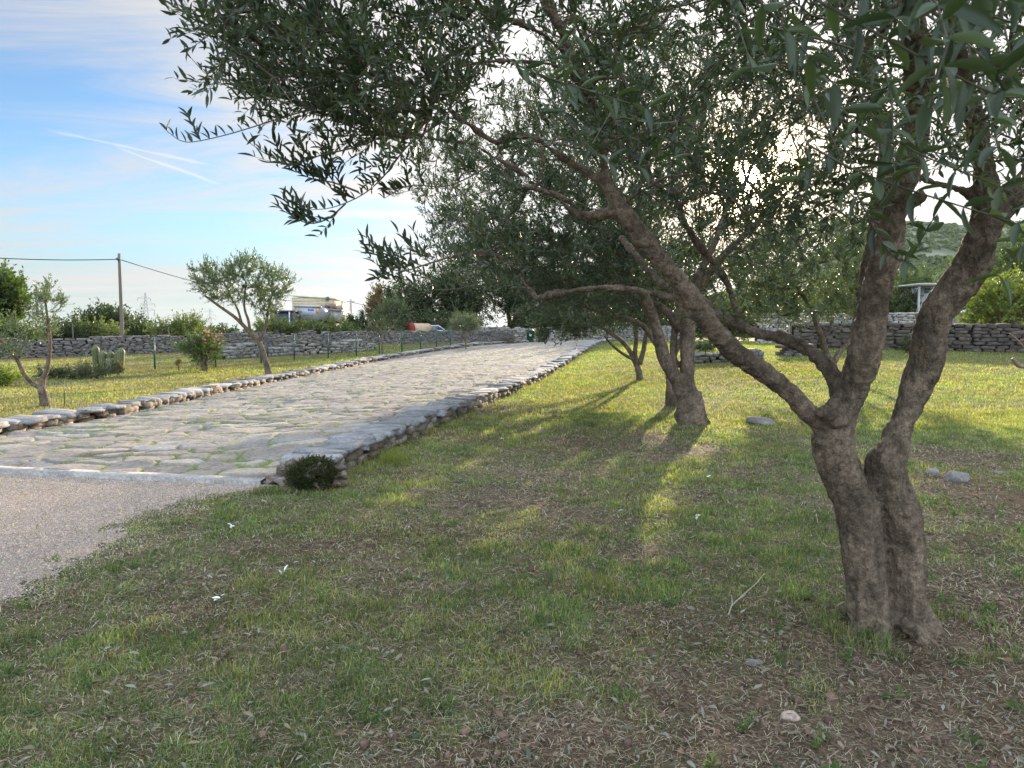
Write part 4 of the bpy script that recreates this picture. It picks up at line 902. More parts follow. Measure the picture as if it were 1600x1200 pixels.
# the oleander with pink flowers
ol = shrubby('oleander_bush', 'oleander bush with dusty pink flowers and narrow leaves against the green fence post', 'bush', 320, 580, 62, 518, 303, 110, .14, .03, GR_M, 'leaf', low=.12, nleaf=12, per=3, up=.6)
mb = MB(); rg = np.random.default_rng(5); bo = np.array(ol['_o']); n = 260
a = rg.uniform(0, 6.28, n); rr = rg.uniform(.35, .8, n); fp = np.stack([bo[0] + np.cos(a) * rr, bo[1] + np.sin(a) * rr * .8, bo[2] + 1.15 + rg.uniform(-.25, .38, n)], -1); cl_ = vnoise(fp * 2.5, 3) > .70; fp = fp[cl_]; n = len(fp)
Mx = np.array([rotm(*rg.uniform(0, 6, 3)) * .04 for _ in range(n)]); sq = np.array([[-1, -.6, 0], [0, -1, .2], [1, -.3, 0], [.7, .9, .2], [-.6, .9, 0]]); mb.inst(sq, [np.array([[0, 1, 2, 3, 4]])], fp, Mx, np.array([.42, .17, .20]) * rg.uniform(.6, 1.2, (n, 1)))
mb.build('flowers', M['leaf'], ol)
shrubby('yellow_bush', 'low bright yellow green bush at the left edge of the picture', 'bush', 8, 604, 42, 580, 304, 60, .08, .035, GR_Y, 'leaf', low=.05, nleaf=12)
# --- background trees and hedges, each its own
bgt = 'trees behind the far stone wall'
bt = [  # name, label, px, foot py, depth, width, top, n, leaf, lw, palette, low
 ('leafy_tree', 'large leafy tree cut off by the left edge of the picture', 0, 560, 44, 74, 418, 330, .30, .16, GR_M, .18),
 ('dark_bush', 'dark bushy tree at the left edge, under the large leafy one', 20, 545, 43, 90, 505, 120, .26, .13, GR_M, .05),
 ('bush', 'low green bush just left of the dark spreading tree', 105, 545, 48, 75, 506, 110, .28, .13, GR_D, .05),
 ('bush', 'light green bush behind the wall at the foot of the pole', 140, 540, 50, 90, 512, 120, .25, .12, GR_P, .02),
 ('carob_tree', 'dark spreading tree just left of the tall wooden pole', 172, 535, 60, 78, 486, 200, .35, .15, GR_D, .22),
 ('bush', 'green bush directly right of the pole, below the first pylon', 215, 535, 56, 62, 508, 110, .3, .14, GR_D, .05),
 ('bush', 'small pale leafed bush between the two pylons', 252, 535, 52, 40, 500, 60, .2, .09, GR_P, .1),
 ('leafy_tree', 'light green feathery tree above the oleander', 290, 540, 52, 56, 492, 110, .26, .1, GR_P, .15),
 ('bush', 'pale bush below the second pylon', 345, 535, 58, 50, 512, 60, .28, .12, GR_D, .02),
 ('bush', 'green bush under the dark shed, behind the leaning young olive', 432, 535, 53, 66, 500, 100, .26, .12, GR_P, .02),
 ('bush', 'yellowish bush in front of the wheels of the tipper', 480, 532, 54, 60, 507, 110, .24, .11, GR_P, .02),
 ('bush', 'bush in front of the pale tipping trailer', 530, 531, 55, 62, 502, 110, .26, .12, GR_P, .02),
 ('bush', 'bush right of the concrete pole', 562, 530, 57, 44, 486, 100, .26, .12, GR_D, .05),
 ('bush', 'grey green rounded tree in front of the dark cypress like mass', 608, 528, 58, 60, 462, 190, .24, .1, GR_G, .1),
 ('red_leaved_tree', 'small tree with reddish brown foliage beside the grey green rounded one', 592, 525, 60, 34, 448, 90, .26, .12, [np.array([.14, .07, .03]), np.array([.22, .14, .05])], .2),
 ('dark_tree', 'tall dark green tree standing behind the red kiln', 632, 525, 72, 92, 440, 260, .36, .17, GR_D, .15),
 ('dark_tree', 'wide very dark tree behind the far end of the fence', 705, 525, 74, 120, 405, 360, .40, .18, GR_D, .12),
 ('dark_tree', 'dark tree directly behind the two wheelie bins', 800, 525, 76, 130, 390, 360, .42, .18, GR_D, .14),
 ('dark_tree', 'dark tree past the top end of the paved road', 900, 528, 78, 130, 410, 320, .44, .18, GR_D, .1),
 ('dark_tree', 'green tree seen between the stems of the second olive', 1010, 528, 70, 120, 432, 300, .42, .18, GR_M, .1),
 ('bush', 'dark undergrowth under the wide dark tree at the far end of the fence', 700, 524, 70, 110, 486, 200, .34, .16, GR_D, .0),
 ('bush', 'dark bush over the wall right above the two wheelie bins', 850, 524, 73, 120, 480, 200, .34, .16, GR_D, .0),
 ('bush', 'dark bush past the top of the road under the trees', 960, 526, 72, 130, 478, 220, .34, .16, GR_M, .0),
 ('bush', 'green bush behind the wall under the green tree, past the second olive', 1070, 524, 66, 120, 478, 200, .34, .16, GR_M, .0),
 ('bush', 'pale bush over the wall behind the V stemmed olive', 1290, 520, 56, 130, 462, 240, .30, .14, GR_P, .0),
 ('leafy_tree', 'yellowish green tree behind the low stone bed', 1130, 528, 62, 120, 464, 320, .36, .16, GR_P, .08),
 ('leafy_tree', 'pale green tree behind the grey green V stemmed olive', 1230, 525, 60, 120, 456, 320, .34, .15, GR_P, .08),
 ('leafy_tree', 'round green tree standing before the hill, right of the central limb', 1408, 520, 72, 84, 412, 280, .36, .17, GR_M, .08),
 ('bush', 'dark green bush below the round tree before the hill', 1425, 508, 66, 80, 455, 180, .32, .15, GR_M, .02),
 ('slim_tree', 'slim blue green conifer at the foot of the hill', 1476, 512, 88, 24, 402, 120, .30, .10, GR_G, .05),
 ('leafy_tree', 'yellow green tree glimpsed left of the right hand limb', 1502, 512, 70, 40, 380, 150, .30, .15, GR_Y, .1),
 ('bush', 'sunlit bright yellow green bush hanging over the right hand wall', 1565, 528, 36, 92, 432, 380, .16, .11, GR_Y, .12),
 ('leafy_tree', 'green tree at the right edge above the bright bush', 1610, 520, 44, 110, 330, 330, .24, .12, GR_M, .25),
 ('leafy_tree', 'dull green tree between the central limb and the pergola', 1345, 520, 68, 80, 440, 200, .34, .15, GR_P, .08),
]
for k, (nm_, lb, px, py, Yb, w_, tp, n, lf_, lw_, pal, low) in enumerate(bt):
    shrubby(nm_, lb, 'bush' if 'bush' in nm_ else 'tree', px, py, w_, tp, 400 + k, int(n * K1), lf_ * .8, lw_ * .8, pal, 'leaf', low=low, nleaf=12, per=3, Yoverride=Yb, group=bgt if px < 1000 else 'trees before the hill')
# ---------------------------------------------------------------- dry stone walls
def gp(px, Y): 
    q = P(px, 540, Y); return q[:2]
def wall(name, label, pts, hgt, thick, seed, stone, base=LIME, ragged=.15, T=None):
    rg = np.random.default_rng(seed); mb = MB(); path = catmull(np.c_[np.array(pts), np.zeros(len(pts))], .5)[:, :2]
    dry_wall(mb, path, hgt, thick, rg, stone, base, ragged=ragged, T=T)
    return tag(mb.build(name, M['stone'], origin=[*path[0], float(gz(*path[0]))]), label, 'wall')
wall('dry_stone_wall', 'long grey dry stone wall across the far field, behind the cactus and the oleander', [gp(-90, 33), gp(0, 36.5), gp(140, 39), gp(290, 43), gp(400, 47), gp(560, 53), gp(640, 56), gp(735, 60), gp(800, 64)], 1.02, .6, 21, (.32, .10), LIME * np.array([.55, .54, .56]), .35, T=STN1)
wall('dry_stone_wall', 'darker dry stone wall behind the two wheelie bins at the end of the road', [gp(735, 62.5), gp(800, 66), gp(880, 67), gp(960, 68), gp(1060, 62)], 1.25, .6, 22, (.42, .15), LIME * .85, T=STN1)
wall('rubble_wall', 'low tumbled rubble wall in the middle of the far field, behind the fence', [gp(340, 36), gp(400, 38), gp(450, 40), gp(500, 41), gp(545, 43), gp(580, 45)], lambda t: .45 + .30 * np.sin(t * .9) ** 2, .9, 23, (.38, .16), LIME * .75, .4, STN1)
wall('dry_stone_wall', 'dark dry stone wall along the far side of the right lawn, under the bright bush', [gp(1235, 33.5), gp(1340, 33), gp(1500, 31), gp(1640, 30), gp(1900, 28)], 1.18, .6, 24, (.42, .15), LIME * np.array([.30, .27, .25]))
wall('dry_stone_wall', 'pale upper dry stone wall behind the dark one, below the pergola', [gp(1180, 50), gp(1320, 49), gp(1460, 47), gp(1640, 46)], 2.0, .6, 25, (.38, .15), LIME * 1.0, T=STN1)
wall('stone_bed', 'low ring of stones round a planting bed on the right lawn, beyond the second olive', [gp(1078, 27.5), gp(1100, 26.5), gp(1150, 26.3), gp(1182, 27.2)], .36, .5, 26, (.26, .11), LIME * .62)
# stone slab bench
q = G(1238, 556); sb = thing('stone_slab_bench', 'flat stone slab on a low pile, between the second olive and the V stemmed olive', 'slab', q)
rg = np.random.default_rng(8); mb = MB(); put_stones(mb, np.array([[q[0] + .05, q[1], q[2] + .36]]), np.array([[1.35, .7, .16]]), np.array([.1]), np.array([[.26, .20, .16]]), rg, .02); mb.build('slab', M['stone'], sb)
mb = MB(); n = 22; put_stones(mb, np.c_[q[0] + rg.uniform(-.42, .5, n), q[1] + rg.uniform(-.25, .25, n), q[2] + rg.uniform(.02, .26, n)], np.c_[rg.uniform(.2, .4, n), rg.uniform(.2, .35, n), rg.uniform(.1, .16, n)], rg.uniform(0, 3, n), stonecol(rg, n, LIME * .5), rg); mb.build('stone_base', M['stone'], sb)
# loose rocks in the lawn
for k, (px, py, w_, h_, lb) in enumerate([(1188, 663, .46, .14, 'flat grey rock in the sunlit lawn right of the second olive'), (1492, 752, .26, .17, 'grey rock on bare red soil right of the big forked trunk'), (1455, 742, .16, .09, 'smaller brownish rock just left of the grey rock by the forked trunk'),
    (1235, 1122, .07, .03, 'small pinkish flat stone in the foreground, left of the big trunk foot'), (1180, 1040, .09, .035, 'brown half buried stone left of the big trunk foot'), (1560, 742, .09, .06, 'pale pebble on the red soil near the right edge')]):
    q = G(px, py); mb = MB(); rg = np.random.default_rng(60 + k)
    put_stones(mb, np.array([[q[0], q[1], q[2] + h_ * .2]]), np.array([[w_ * 1.15, w_ * .8, h_ * 1.25]]), np.array([rg.uniform(-.5, .5)]), np.array([[.22, .20, .19]]) if k != 3 else np.array([[.42, .32, .27]]), rg, .1, [ROCK[k]])
    tag(mb.build('rock', M['stone'], origin=q), lb, 'rock', 'loose rocks in the lawn')
# white scraps in the grass (feathers)
for k, (px, py, lb) in enumerate([(362, 829, 'white feather in the grass near the gravel edge'), (342, 945, 'white feather left of centre in the foreground grass'), (440, 903, 'small upright white feather in the middle left grass'), (785, 690, 'white feather on the far grass left of the second olive'), (1107, 750, 'white feather on the lawn below the second olive'), (1090, 812, 'white feather lying between centre and the big trunk')]):
    q = G(px, py); mb = MB(); rg = np.random.default_rng(80 + k); s = .045
    Mx = np.array([rotm(rg.uniform(-.5, .9), rg.uniform(-.5, .5), rg.uniform(0, 6)) @ np.diag([s * .4, s, s]) for _ in range(3)]); mb.inst(LEAF19, LEAF19F, q[None] + rg.normal(0, .012, (3, 3)) + [0, 0, .03], Mx, np.array([[.8, .8, .78]] * 3))
    tag(mb.build('feather', M['litter'], origin=q), lb, 'feather', 'white feathers in the grass')
# dead branch at the right edge, fallen twigs
q = G(1604, 590); mb = MB(); pts = np.array([P(1640, 590, q[1]), P(1605, 575, q[1]), P(1592, 572, q[1] - .1), P(1582, 560, q[1] - .1)]); 
mb.tube(catmull(pts, .05), .05, 6, (.2, .14, .12), lump=.3); mb.tube(catmull(np.array([P(1620, 570, q[1]), P(1598, 540, q[1]), P(1587, 528, q[1]), P(1577, 521, q[1])]), .05), .014, 5, (.3, .2, .17)); mb.tube(catmull(np.array([P(1592, 532, q[1]), P(1603, 530, q[1])]), .05), .01, 5, (.3, .2, .17))
tag(mb.build('dead_branch', M['twig'], origin=q), 'bare reddish dead branch sticking up at the right edge of the lawn', 'branch')
q = G(1150, 955); mb = MB()
for a in [[(1138, 970), (1143, 955), (1160, 940), (1182, 920), (1194, 905)], [(1150, 948), (1165, 938)], [(1144, 955), (1143, 940)]]:
    mb.tube(np.array([G(*p_) + [0, 0, .03] for p_ in a]), .0028, 5, (.42, .38, .32))
tag(mb.build('fallen_twig', M['twig'], origin=q), 'thin pale forked twig lying in the grass left of the big trunk', 'twig')
# ---------------------------------------------------------------- mossy block at the corner of the kerb
q = G(482, 772); q = np.array([-1.92, 7.15, float(gz(-1.92, 7.15))]); blk = thing('mossy_kerb_end', 'end block of the right kerb overgrown by a dark green mossy plant', 'stone block', q); rg = np.random.default_rng(31)
mb = MB(); n = 46; put_stones(mb, np.c_[q[0] + rg.uniform(-.25, .25, n), q[1] + rg.uniform(-.02, .3, n), q[2] + rg.uniform(.0, .22, n)], np.c_[rg.uniform(.10, .24, n), rg.uniform(.10, .2, n), rg.uniform(.06, .12, n)], rg.uniform(-1, 1, n), stonecol(rg, n, np.array([.22, .175, .145]), .4), rg, .25, ROCK); mb.build('stones', M['stone'], blk)
ml, mt = MB(), MB(); n = 1500; d = nrm(rg.normal(size=(n, 3))); sp = q + np.array([.03, -.05, .15]) + d * np.array([.22, .20, .15]) * (.75 + .5 * vnoise(d * 2.5, 3))[:, None] * rg.uniform(.7, 1.05, (n, 1)); sp = sp[sp[:, 2] > q[2] + .01]
sprays(ml, mt, rg, sp, nrm(sp - q - [0, 0, .1]) + rg.normal(0, .3, (len(sp), 3)),   .035, 12, .013, .009, .2, pal=[np.array([.02, .034, .012]), np.array([.075, .085, .028])], T=(LEAFD, LEAFDF), twig=.0012); ml.build('moss', M['leaf'], blk, smooth=False)
# yellow green tuft by the kerb
ml = MB(); q = np.array([-1.36, 8.62, float(gz(-1.36, 8.62))]); n = 500; x = q[0] + rg.normal(0, .09, n); y = q[1] + rg.normal(0, .16, n); blades(ml, x, y, rg.uniform(.06, .2, n), rg.uniform(.003, .005, n), np.array([.24, .26, .07]) * rg.uniform(.6, 1.2, (n, 1)), rg.uniform(.1, .9, n))
tag(ml.build('grass_tuft', M['grass'], origin=q, smooth=False), 'yellow green tuft of long grass at the outer foot of the right kerb', 'grass tuft')

# ---------------------------------------------------------------- fence of green posts with wire mesh
posts = [(14, 600, 26), (242, 577, None), (337, 575, None), (408, 569, None), (460, 563, None), (513, 560, None), (557, 556, None), (593, 554, None), (628, 552, None), (657, 549, None), (682, 546, None), (704, 543, None)]
fp = [G(a, b) for a, b, c in posts]
fp[0] = np.array([-17.2, 26.0, float(gz(-17.2, 26.0))])
fen = thing('wire_fence', 'wire mesh fence on dark green posts running across the left field towards the bins', 'fence', fp[1]); FH = 1.15
for p_ in fp[1:]:
    mb = MB(); mb.tube(np.array([p_ - [0, 0, .1], p_ + [0, 0, FH * .5], p_ + [0, 0, FH + .05]]), .032, 8, (.015, .07, .05)); mb.tube(np.array([p_ + [0, 0, FH + .05], p_ + [0, 0, FH + .08]]), [.036, .02], 8, (.01, .05, .04)); mb.build('post', M['paint'], fen)
mb = MB(); gcl = (.05, .10, .08)
fv, ff = [], []; nv = 0
for a, b in zip(fp[1:-1], fp[2:]):
    dlt = b - a; Ln = np.linalg.norm(dlt[:2]); u = dlt / Ln; nn = int(Ln / .11); r = .0022
    for k in range(-8, nn):
        for sg in (0, 1):
            s0, s1 = k * .11, k * .11 + 1.0; z0, z1 = (0.04, FH) if sg == 0 else (FH, 0.04)
            c0, c1 = max(0, s0), min(Ln, s1)
            if c1 <= c0: continue
            za = z0 + (z1 - z0) * (c0 - s0); zb = z0 + (z1 - z0) * (c1 - s0)
            A_, B_ = a + u * c0 + [0, 0, za], a + u * c1 + [0, 0, zb]
            for w_ in ((0, 0, r), (.87 * r * u[1], -.87 * r * u[0], -r / 2), (-.87 * r * u[1], .87 * r * u[0], -r / 2)): fv += [A_ + w_, B_ + w_]
            for t_ in range(3): ff.append([nv + 2 * t_, nv + 2 * t_ + 1, nv + 2 * ((t_ + 1) % 3) + 1, nv + 2 * ((t_ + 1) % 3)])
            nv += 6
    for z in (0.04, FH * .5, FH): mb.tube(np.array([a + [0, 0, z], b + [0, 0, z]]), .0028, 4, gcl)
mb.add(np.array(fv), [np.array(ff)], gcl); mb.build('wire_mesh', M['metal'], fen)
# the upper fence behind the wall: thin posts
for k, (px, top, Yb, lb) in enumerate([(113, 504, 42, 'thin dark fence stake above the far wall near the dark bushes'), (263, 510, 44, 'thin dark fence stake above the far wall left of the oleander'), (329, 508, 46, 'thin dark fence stake behind the oleander below the second pylon'), (369, 510, 48, 'thin dark fence stake above the wall right of the oleander'), (490, 506, 50, 'thin stake behind the wall in front of the pale tipper'), (418, 536, 38, 'dark stake standing in the rubble left of the mid wall')]):
    t_ = P(px, top, Yb); b_ = np.array([t_[0], t_[1], float(gz(t_[0], t_[1]))]); mb = MB(); mb.tube(np.array([b_, (b_ + t_) / 2, t_]), .035, 7, (.06, .07, .065)); mb.tube(np.array([t_, t_ + [0, 0, .03]]), [.045, .03], 7, (.05, .06, .05))
    tag(mb.build('fence_stake', M['plain'], origin=b_), lb, 'stake', 'stakes of the upper fence')
for k, (px, py, top, lb) in enumerate([(100, 634, 594, 'thin wire stake right of the sparse forked young olive'), (72, 634, 600, 'thin support stake against the trunk of the sparse forked young olive')]):
    b_ = G(px, py + 1); t_ = P(px, top, b_[1]); mb = MB(); mb.tube(np.array([b_ - [0, 0, .05], (b_ + t_) / 2 + [.01, 0, 0], t_]), .009, 6, (.05, .06, .05)); tag(mb.build('plant_stake', M['paint'], origin=b_), lb, 'stake')

# ---------------------------------------------------------------- utility poles, cables, pylons
t_ = P(186, 396, 46.); b_ = np.array([P(191, 520, 46.)[0], 46., float(gz(-23, 46))]); po = thing('utility_pole', 'tall slightly leaning wooden utility pole behind the far wall', 'pole', b_)
mb = MB(); mb.tube(np.linspace(b_ - [0, 0, .2], t_, 8), np.linspace(.12, .08, 8), 10, (.17, .135, .115)); mb.build('shaft', M['bark'] if 0 else M['twig'], po)
mb = MB(); ca = P(186, 405, 46.); mb.box(ca + [0, -.12, 0], (.1, .22, .16), (.12, .12, .12)); mb.tube(np.array([ca + [-.16, -.12, 0], ca + [.16, -.12, 0]]), .035, 8, (.2, .2, .2)); mb.build('cable_clamp', M['metal'], po)
t2 = P(548, 467, 92.); b2_ = np.array([t2[0], t2[1], float(gz(t2[0], t2[1]))]); pc = thing('concrete_pole', 'pale concrete utility pole right of the tipping trailer', 'pole', b2_)
mb = MB(); mb.tube(np.linspace(b2_ - [0, 0, .2], t2, 6), np.linspace(.20, .13, 6), 8, (.42, .41, .40)); mb.build('shaft', M['plain'], pc); mb = MB(); mb.box(t2 + [0, 0, -.35], (1.0, .1, .1), (.25, .25, .25)); mb.build('crossarm', M['metal'], pc)
def cable(a, b, sag, lb, r=.022):
    t = np.linspace(0, 1, 24)[:, None]; p_ = a * (1 - t) + b * t; p_[:, 2] -= sag * 4 * (t * (1 - t))[:, 0]; mb = MB(); mb.tube(p_, r, 5, (.03, .03, .03)); tag(mb.build('overhead_cable', M['plain'], origin=a), lb, 'cable')
cable(ca, P(-260, 378, 40.), .35, 'sagging black cable from the tall wooden pole out of the picture to the left', .026)
cable(ca, t2 + [0, 0, -.35], 1.0, 'sagging black cable from the tall wooden pole towards the concrete pole', .026)
cable(t2 + [-.3, 0, -.3], P(680, 470, 100.), .8, 'thin cable from the concrete pole to the right, towards the dark trees', .03)
def pylon():
    t = thing('pylon', 'nearer and taller steel lattice pylon on the horizon, right of the wooden pole', 'pylon', (0, 0, 0), 'pylons on the horizon'); H = 34.0; r = .13; c = (.30, .31, .34)
    def hw(z): return 2.6 * (1 - z / H) + .35
    mb = MB(); lv = [0, 6, 11, 15, 18.5, 21.5, 24, 26.5, 29, 31.5, 34]
    for sx_, sy in ((1, 1), (1, -1), (-1, 1), (-1, -1)): mb.tube(np.array([[sx_ * hw(z), sy * hw(z) * .8, z] for z in lv]), r, 4, c)
    for z0, z1 in zip(lv[:-1], lv[1:]):
        for s in (-1, 1):
            for e in (-1, 1):
                mb.tube(np.array([[-e * hw(z0), s * hw(z0) * .8, z0], [e * hw(z1), s * hw(z1) * .8, z1]]), r * .7, 4, c); mb.tube(np.array([[s * hw(z0), -e * hw(z0) * .8, z0], [s * hw(z1), e * hw(z1) * .8, z1]]), r * .7, 4, c)
    mb.build('lattice_tower', M['metal'], t)
    for z, wl, wr in ((29.5, 5.5, 3.5), (25.0, 3.5, 6.5), (20.5, 7, 6)):
        for s, w_ in ((-1, wl), (1, wr)):
            mb = MB()
            for e in (-1, 1): mb.tube(np.array([[s * hw(z), e * hw(z) * .8, z], [s * w_, 0, z + .2]]), r * .8, 4, c); 
            mb.tube(np.array([[s * hw(z + 1.8), 0, z + 1.8], [s * w_, 0, z + .3]]), r * .8, 4, c); mb.tube(np.array([[s * w_, 0, z + .2], [s * w_, 0, z - 1.9]]), .16, 5, (.22, .2, .2)); mb.build('crossarm', M['metal'], t)
    return t
py1 = pylon(); s = 34.0; D1 = s * F / (520 - 453) * .98; a = P(229, 520, D1); py1.location = (a[0], a[1], -1.5); py1.rotation_euler = (0, 0, R(20))
py2 = py1.copy(); C.collection.objects.link(py2)
for ch in list(py1.children): c_ = ch.copy(); C.collection.objects.link(c_); c_.parent = py2
a = P(329, 520, D1 * 1.62); py2.location = (a[0], a[1], -1.5); py2['label'] = 'farther and smaller lattice pylon on the horizon, left of the leaning young olive'

# ---------------------------------------------------------------- cactus clump
q = G(165, 583); cc_ = thing('cactus', 'clump of upright columnar cacti growing in front of the far stone wall', 'cactus', q); k = np.linalg.norm(q - EYE) / F; rg = np.random.default_rng(4)
for (px, top, wp, foot) in [(151, 540, 10.5, 572), (161, 548, 11, 576), (172, 549, 11, 572), (171, 558, 11, 580), (181, 549, 8, 578), (187, 544, 11, 578)]:
    b_ = P(px, foot, q[1] + rg.uniform(-.2, .2)); tp = P(px + (px - 170) * .12, top, q[1]); b_[2] = q[2] - .05
    t = np.linspace(0, 1, 14); H = tp[2] - b_[2]; r = wp / 2 * k * np.where(t > .82, np.sqrt(np.clip(1 - ((t - .82) / .19) ** 2, 0.02, 1)), .8 + .2 * t); n = 26
    cx = b_ + (tp - b_) * t[:, None]; a = np.arange(n) * 2 * math.pi / n; rib = 1 - .13 * (np.arange(n) % 2)
    v = cx[:, None] + np.stack([np.cos(a) * rib, np.sin(a) * rib, 0 * a], -1)[None] * r[:, None, None]; i = np.arange(13)[:, None] * n; j = np.arange(n)[None]; j2 = (j + 1) % n
    mb = MB(); mb.add(v.reshape(-1, 3), [np.stack([i + j, i + j2, i + n + j2, i + n + j], -1).reshape(-1, 4), (13 * n + np.arange(n))[None]], np.tile(np.where(np.arange(n) % 2, 1.0, 0)[None, :, None] * np.array([.035, .07, .025]) + np.where(np.arange(n) % 2, 0, 1.0)[None, :, None] * np.array([.20, .19, .10]), (14, 1, 1)).reshape(-1, 3)); mb.build('stem', M['cactus'], cc_)
for nm_, lb, px, py, w_, top, pal, n in [('ground_shrub', 'low spreading dark green shrub at the foot of the cacti', 140, 592, 66, 574, GR_D, 120), ('ground_shrub', 'dark low shrub between the forked young olive and the cactus', 88, 592, 44, 576, GR_D, 70), ('dry_plant', 'brownish small plant right beside the cacti', 184, 585, 10, 568, [np.array([.12, .08, .04]), np.array([.2, .15, .07])], 26), ('lavender_bush', 'dark purple grey low bush at the kerb before the bins', 792, 538, 30, 526, [np.array([.06, .055, .07]), np.array([.12, .11, .12])], 60),
    ('weed', 'tall thin dry weed standing at the fence left of the oleander', 279, 578, 9, 552, [np.array([.25, .2, .1]), np.array([.35, .3, .16])], 14), ('agave', 'pale spiky plant above the round topped sapling', 713, 520, 22, 478, GR_P, 60), ('dark_shrub', 'dark low shrub on the planting bed beyond the second olive', 1100, 548, 44, 540, GR_D, 90),
    ('dark_shrub', 'small dark shrub against the dark right hand wall', 1418, 552, 34, 524, GR_D, 80)]:
    shrubby(nm_, lb, 'plant', px, py, w_, top, 700 + px, n, .07, .028, pal, low=.03, nleaf=10, per=3, Yoverride=(60 if nm_ == 'agave' else None), stem_px=.8)

# ---------------------------------------------------------------- wheelie bins
def wbin(px, lb, lean, s=1.0, leanx=0.0):
    q = P(px, 531.5, 59.5); z = float(gz(q[0], q[1])); t = thing('wheelie_bin', lb, 'bin', (q[0], q[1], z), 'green wheelie bins'); g = np.array([.012, .075, .04])
    def loft(secs, col, mt, nm_):
        v = []; 
        for z_, hx, hy, oy in secs:
            for a, b in ((-1, -1), (1, -1), (1, 1), (-1, 1)):
                for ca_, sa in ((1, .82), (.82, 1)) if a * b > 0 else ((.82, 1), (1, .82)): v.append([a * hx * ca_, b * hy * sa + oy, z_])
        v = np.array(v); n = 8; k_ = len(secs); f = [np.array([[r * n + j, r * n + (j + 1) % n, r * n + n + (j + 1) % n, r * n + n + j] for r in range(k_ - 1) for j in range(n)]), np.array([list(range(n))[::-1], list(range((k_ - 1) * n, k_ * n))])]
        mb = MB(); mb.add(v * s @ rotm(lean, leanx, 0).T + [q[0], q[1], z], f, col); return mb.build(nm_, M['plastic'], t, smooth=False)
    bd = loft([(.06, .25, .27, .0), (.1, .27, .3, 0), (.93, .33, .40, 0), (.93, .36, .43, 0), (.99, .36, .43, 0)], g, 0, 'body')
    loft([(1.0, .37, .45, -.01), (1.04, .37, .45, -.01), (1.10, .30, .36, -.02)], g * 1.6, 0, 'lid')
    for sx_ in (-1, 1):
        mb = MB(); a = np.arange(12) * math.pi / 6; w0 = np.array([sx_ * .28, .30, .11]); mb.tube(np.array([w0 - [.03, 0, 0], w0 + [.03, 0, 0]]) * s + [q[0], q[1], z], .10 * s, 12, (.02, .02, .02)); mb.build('wheel', M['plastic'], t)
    mb = MB(); mb.tube(np.array([[-.25, .46, 1.0], [.25, .46, 1.0]]) * s + [q[0], q[1], z], .018, 6, g); mb.build('handle', M['plastic'], t)
    if lean > -0.05: 
        mb = MB(); a = np.arange(10) * math.pi / 5; v = np.c_[np.cos(a) * .10, -.395 + 0 * a + (.60 - .6) , .62 + np.sin(a) * .10]; v[:, 1] = -.372 - (v[:, 2] - .5) * .09; mb.add(v * s @ rotm(lean, leanx, 0).T + [q[0], q[1] - .012, z], [np.arange(10)[None]], (.55, .6, .55)); mb.build('badge', M['plastic'], t)
wbin(828, 'left of two green wheelie bins, with a round pale badge and slightly tilted', -.03, .95, .06); wbin(846, 'right of two green wheelie bins, without a badge, by the dark wall', -.10, .95)
# ---------------------------------------------------------------- red fronted barrel kiln, small white car, vehicles, buildings
q = P(645, 523, 57.); z = float(gz(q[0], q[1])); kl = thing('barrel_kiln', 'small barrel vaulted outdoor oven with a red front behind the far wall', 'oven', (q[0], q[1], z)); fz = P(640, 504, 57.)[2] - z
def arch(w_, h, n=10): a = np.linspace(0, math.pi, n); return np.c_[-np.cos(a) * w_ / 2, np.where(np.sin(a) > 0, h - w_ * .42 + np.sin(a) * w_ * .42, 0)]
ap = np.vstack([[-.5, 0], arch(1.0, fz), [.5, 0]]); n = len(ap)
def ext(ap, y0, y1, col, mt, nm_, par, org, yaw, sc_=1.0):
    n = len(ap); v = np.vstack([np.c_[ap[:, 0] * sc_, np.full(n, y0), ap[:, 1]], np.c_[ap[:, 0] * sc_, np.full(n, y1), ap[:, 1]]]) @ rotm(0, 0, yaw).T + org
    mb = MB(); mb.add(v, _group([list(range(n)), list(range(2 * n - 1, n - 1, -1))] + [[i, i + n, (i + 1) % n + n, (i + 1) % n] for i in range(n)]), col); return mb.build(nm_, M[mt], par, smooth=False)
ext(ap, 0, .12, (.22, .035, .025), 'plain', 'front', kl, [q[0] - .2, q[1], z], -.9, 1.1); ext(ap * [1, .97], .13, 1.6, (.46, .33, .22), 'plain', 'vault', kl, [q[0] - .2, q[1], z], -.9, 1.05)
mb = MB(); mb.box((q[0] - .05, q[1] - .14, z + .78), (.3, .06, .5), (.05, .02, .02), rz=-.9); mb.build('door', M['plain'], kl)
q = P(668, 524, 66.); z = float(gz(q[0], q[1])); cr = thing('parked_car', 'small pale car parked behind the wall right of the red fronted oven', 'car', (q[0], q[1], z))
prof = np.array([[-1.9, .3], [-1.95, .75], [-1.6, .95], [-1.05, 1.02], [-.6, 1.42], [.7, 1.45], [1.35, 1.0], [1.9, .9], [1.98, .4], [1.8, .28]]); 
def side_ext(pr, w_, col, mt, nm_, yaw=.5, dz=0, dx=0.):
    n = len(pr); v = np.vstack([np.c_[pr[:, 0] + dx, np.full(n, -w_ / 2), pr[:, 1] + dz], np.c_[pr[:, 0] + dx, np.full(n, w_ / 2), pr[:, 1] + dz]]) @ rotm(0, 0, yaw).T + [q[0], q[1], z]
    mb = MB(); mb.add(v, _group([list(range(n)), list(range(2 * n - 1, n - 1, -1))] + [[i, i + n, (i + 1) % n + n, (i + 1) % n] for i in range(n)]), col); return mb.build(nm_, M[mt], cr, smooth=False)
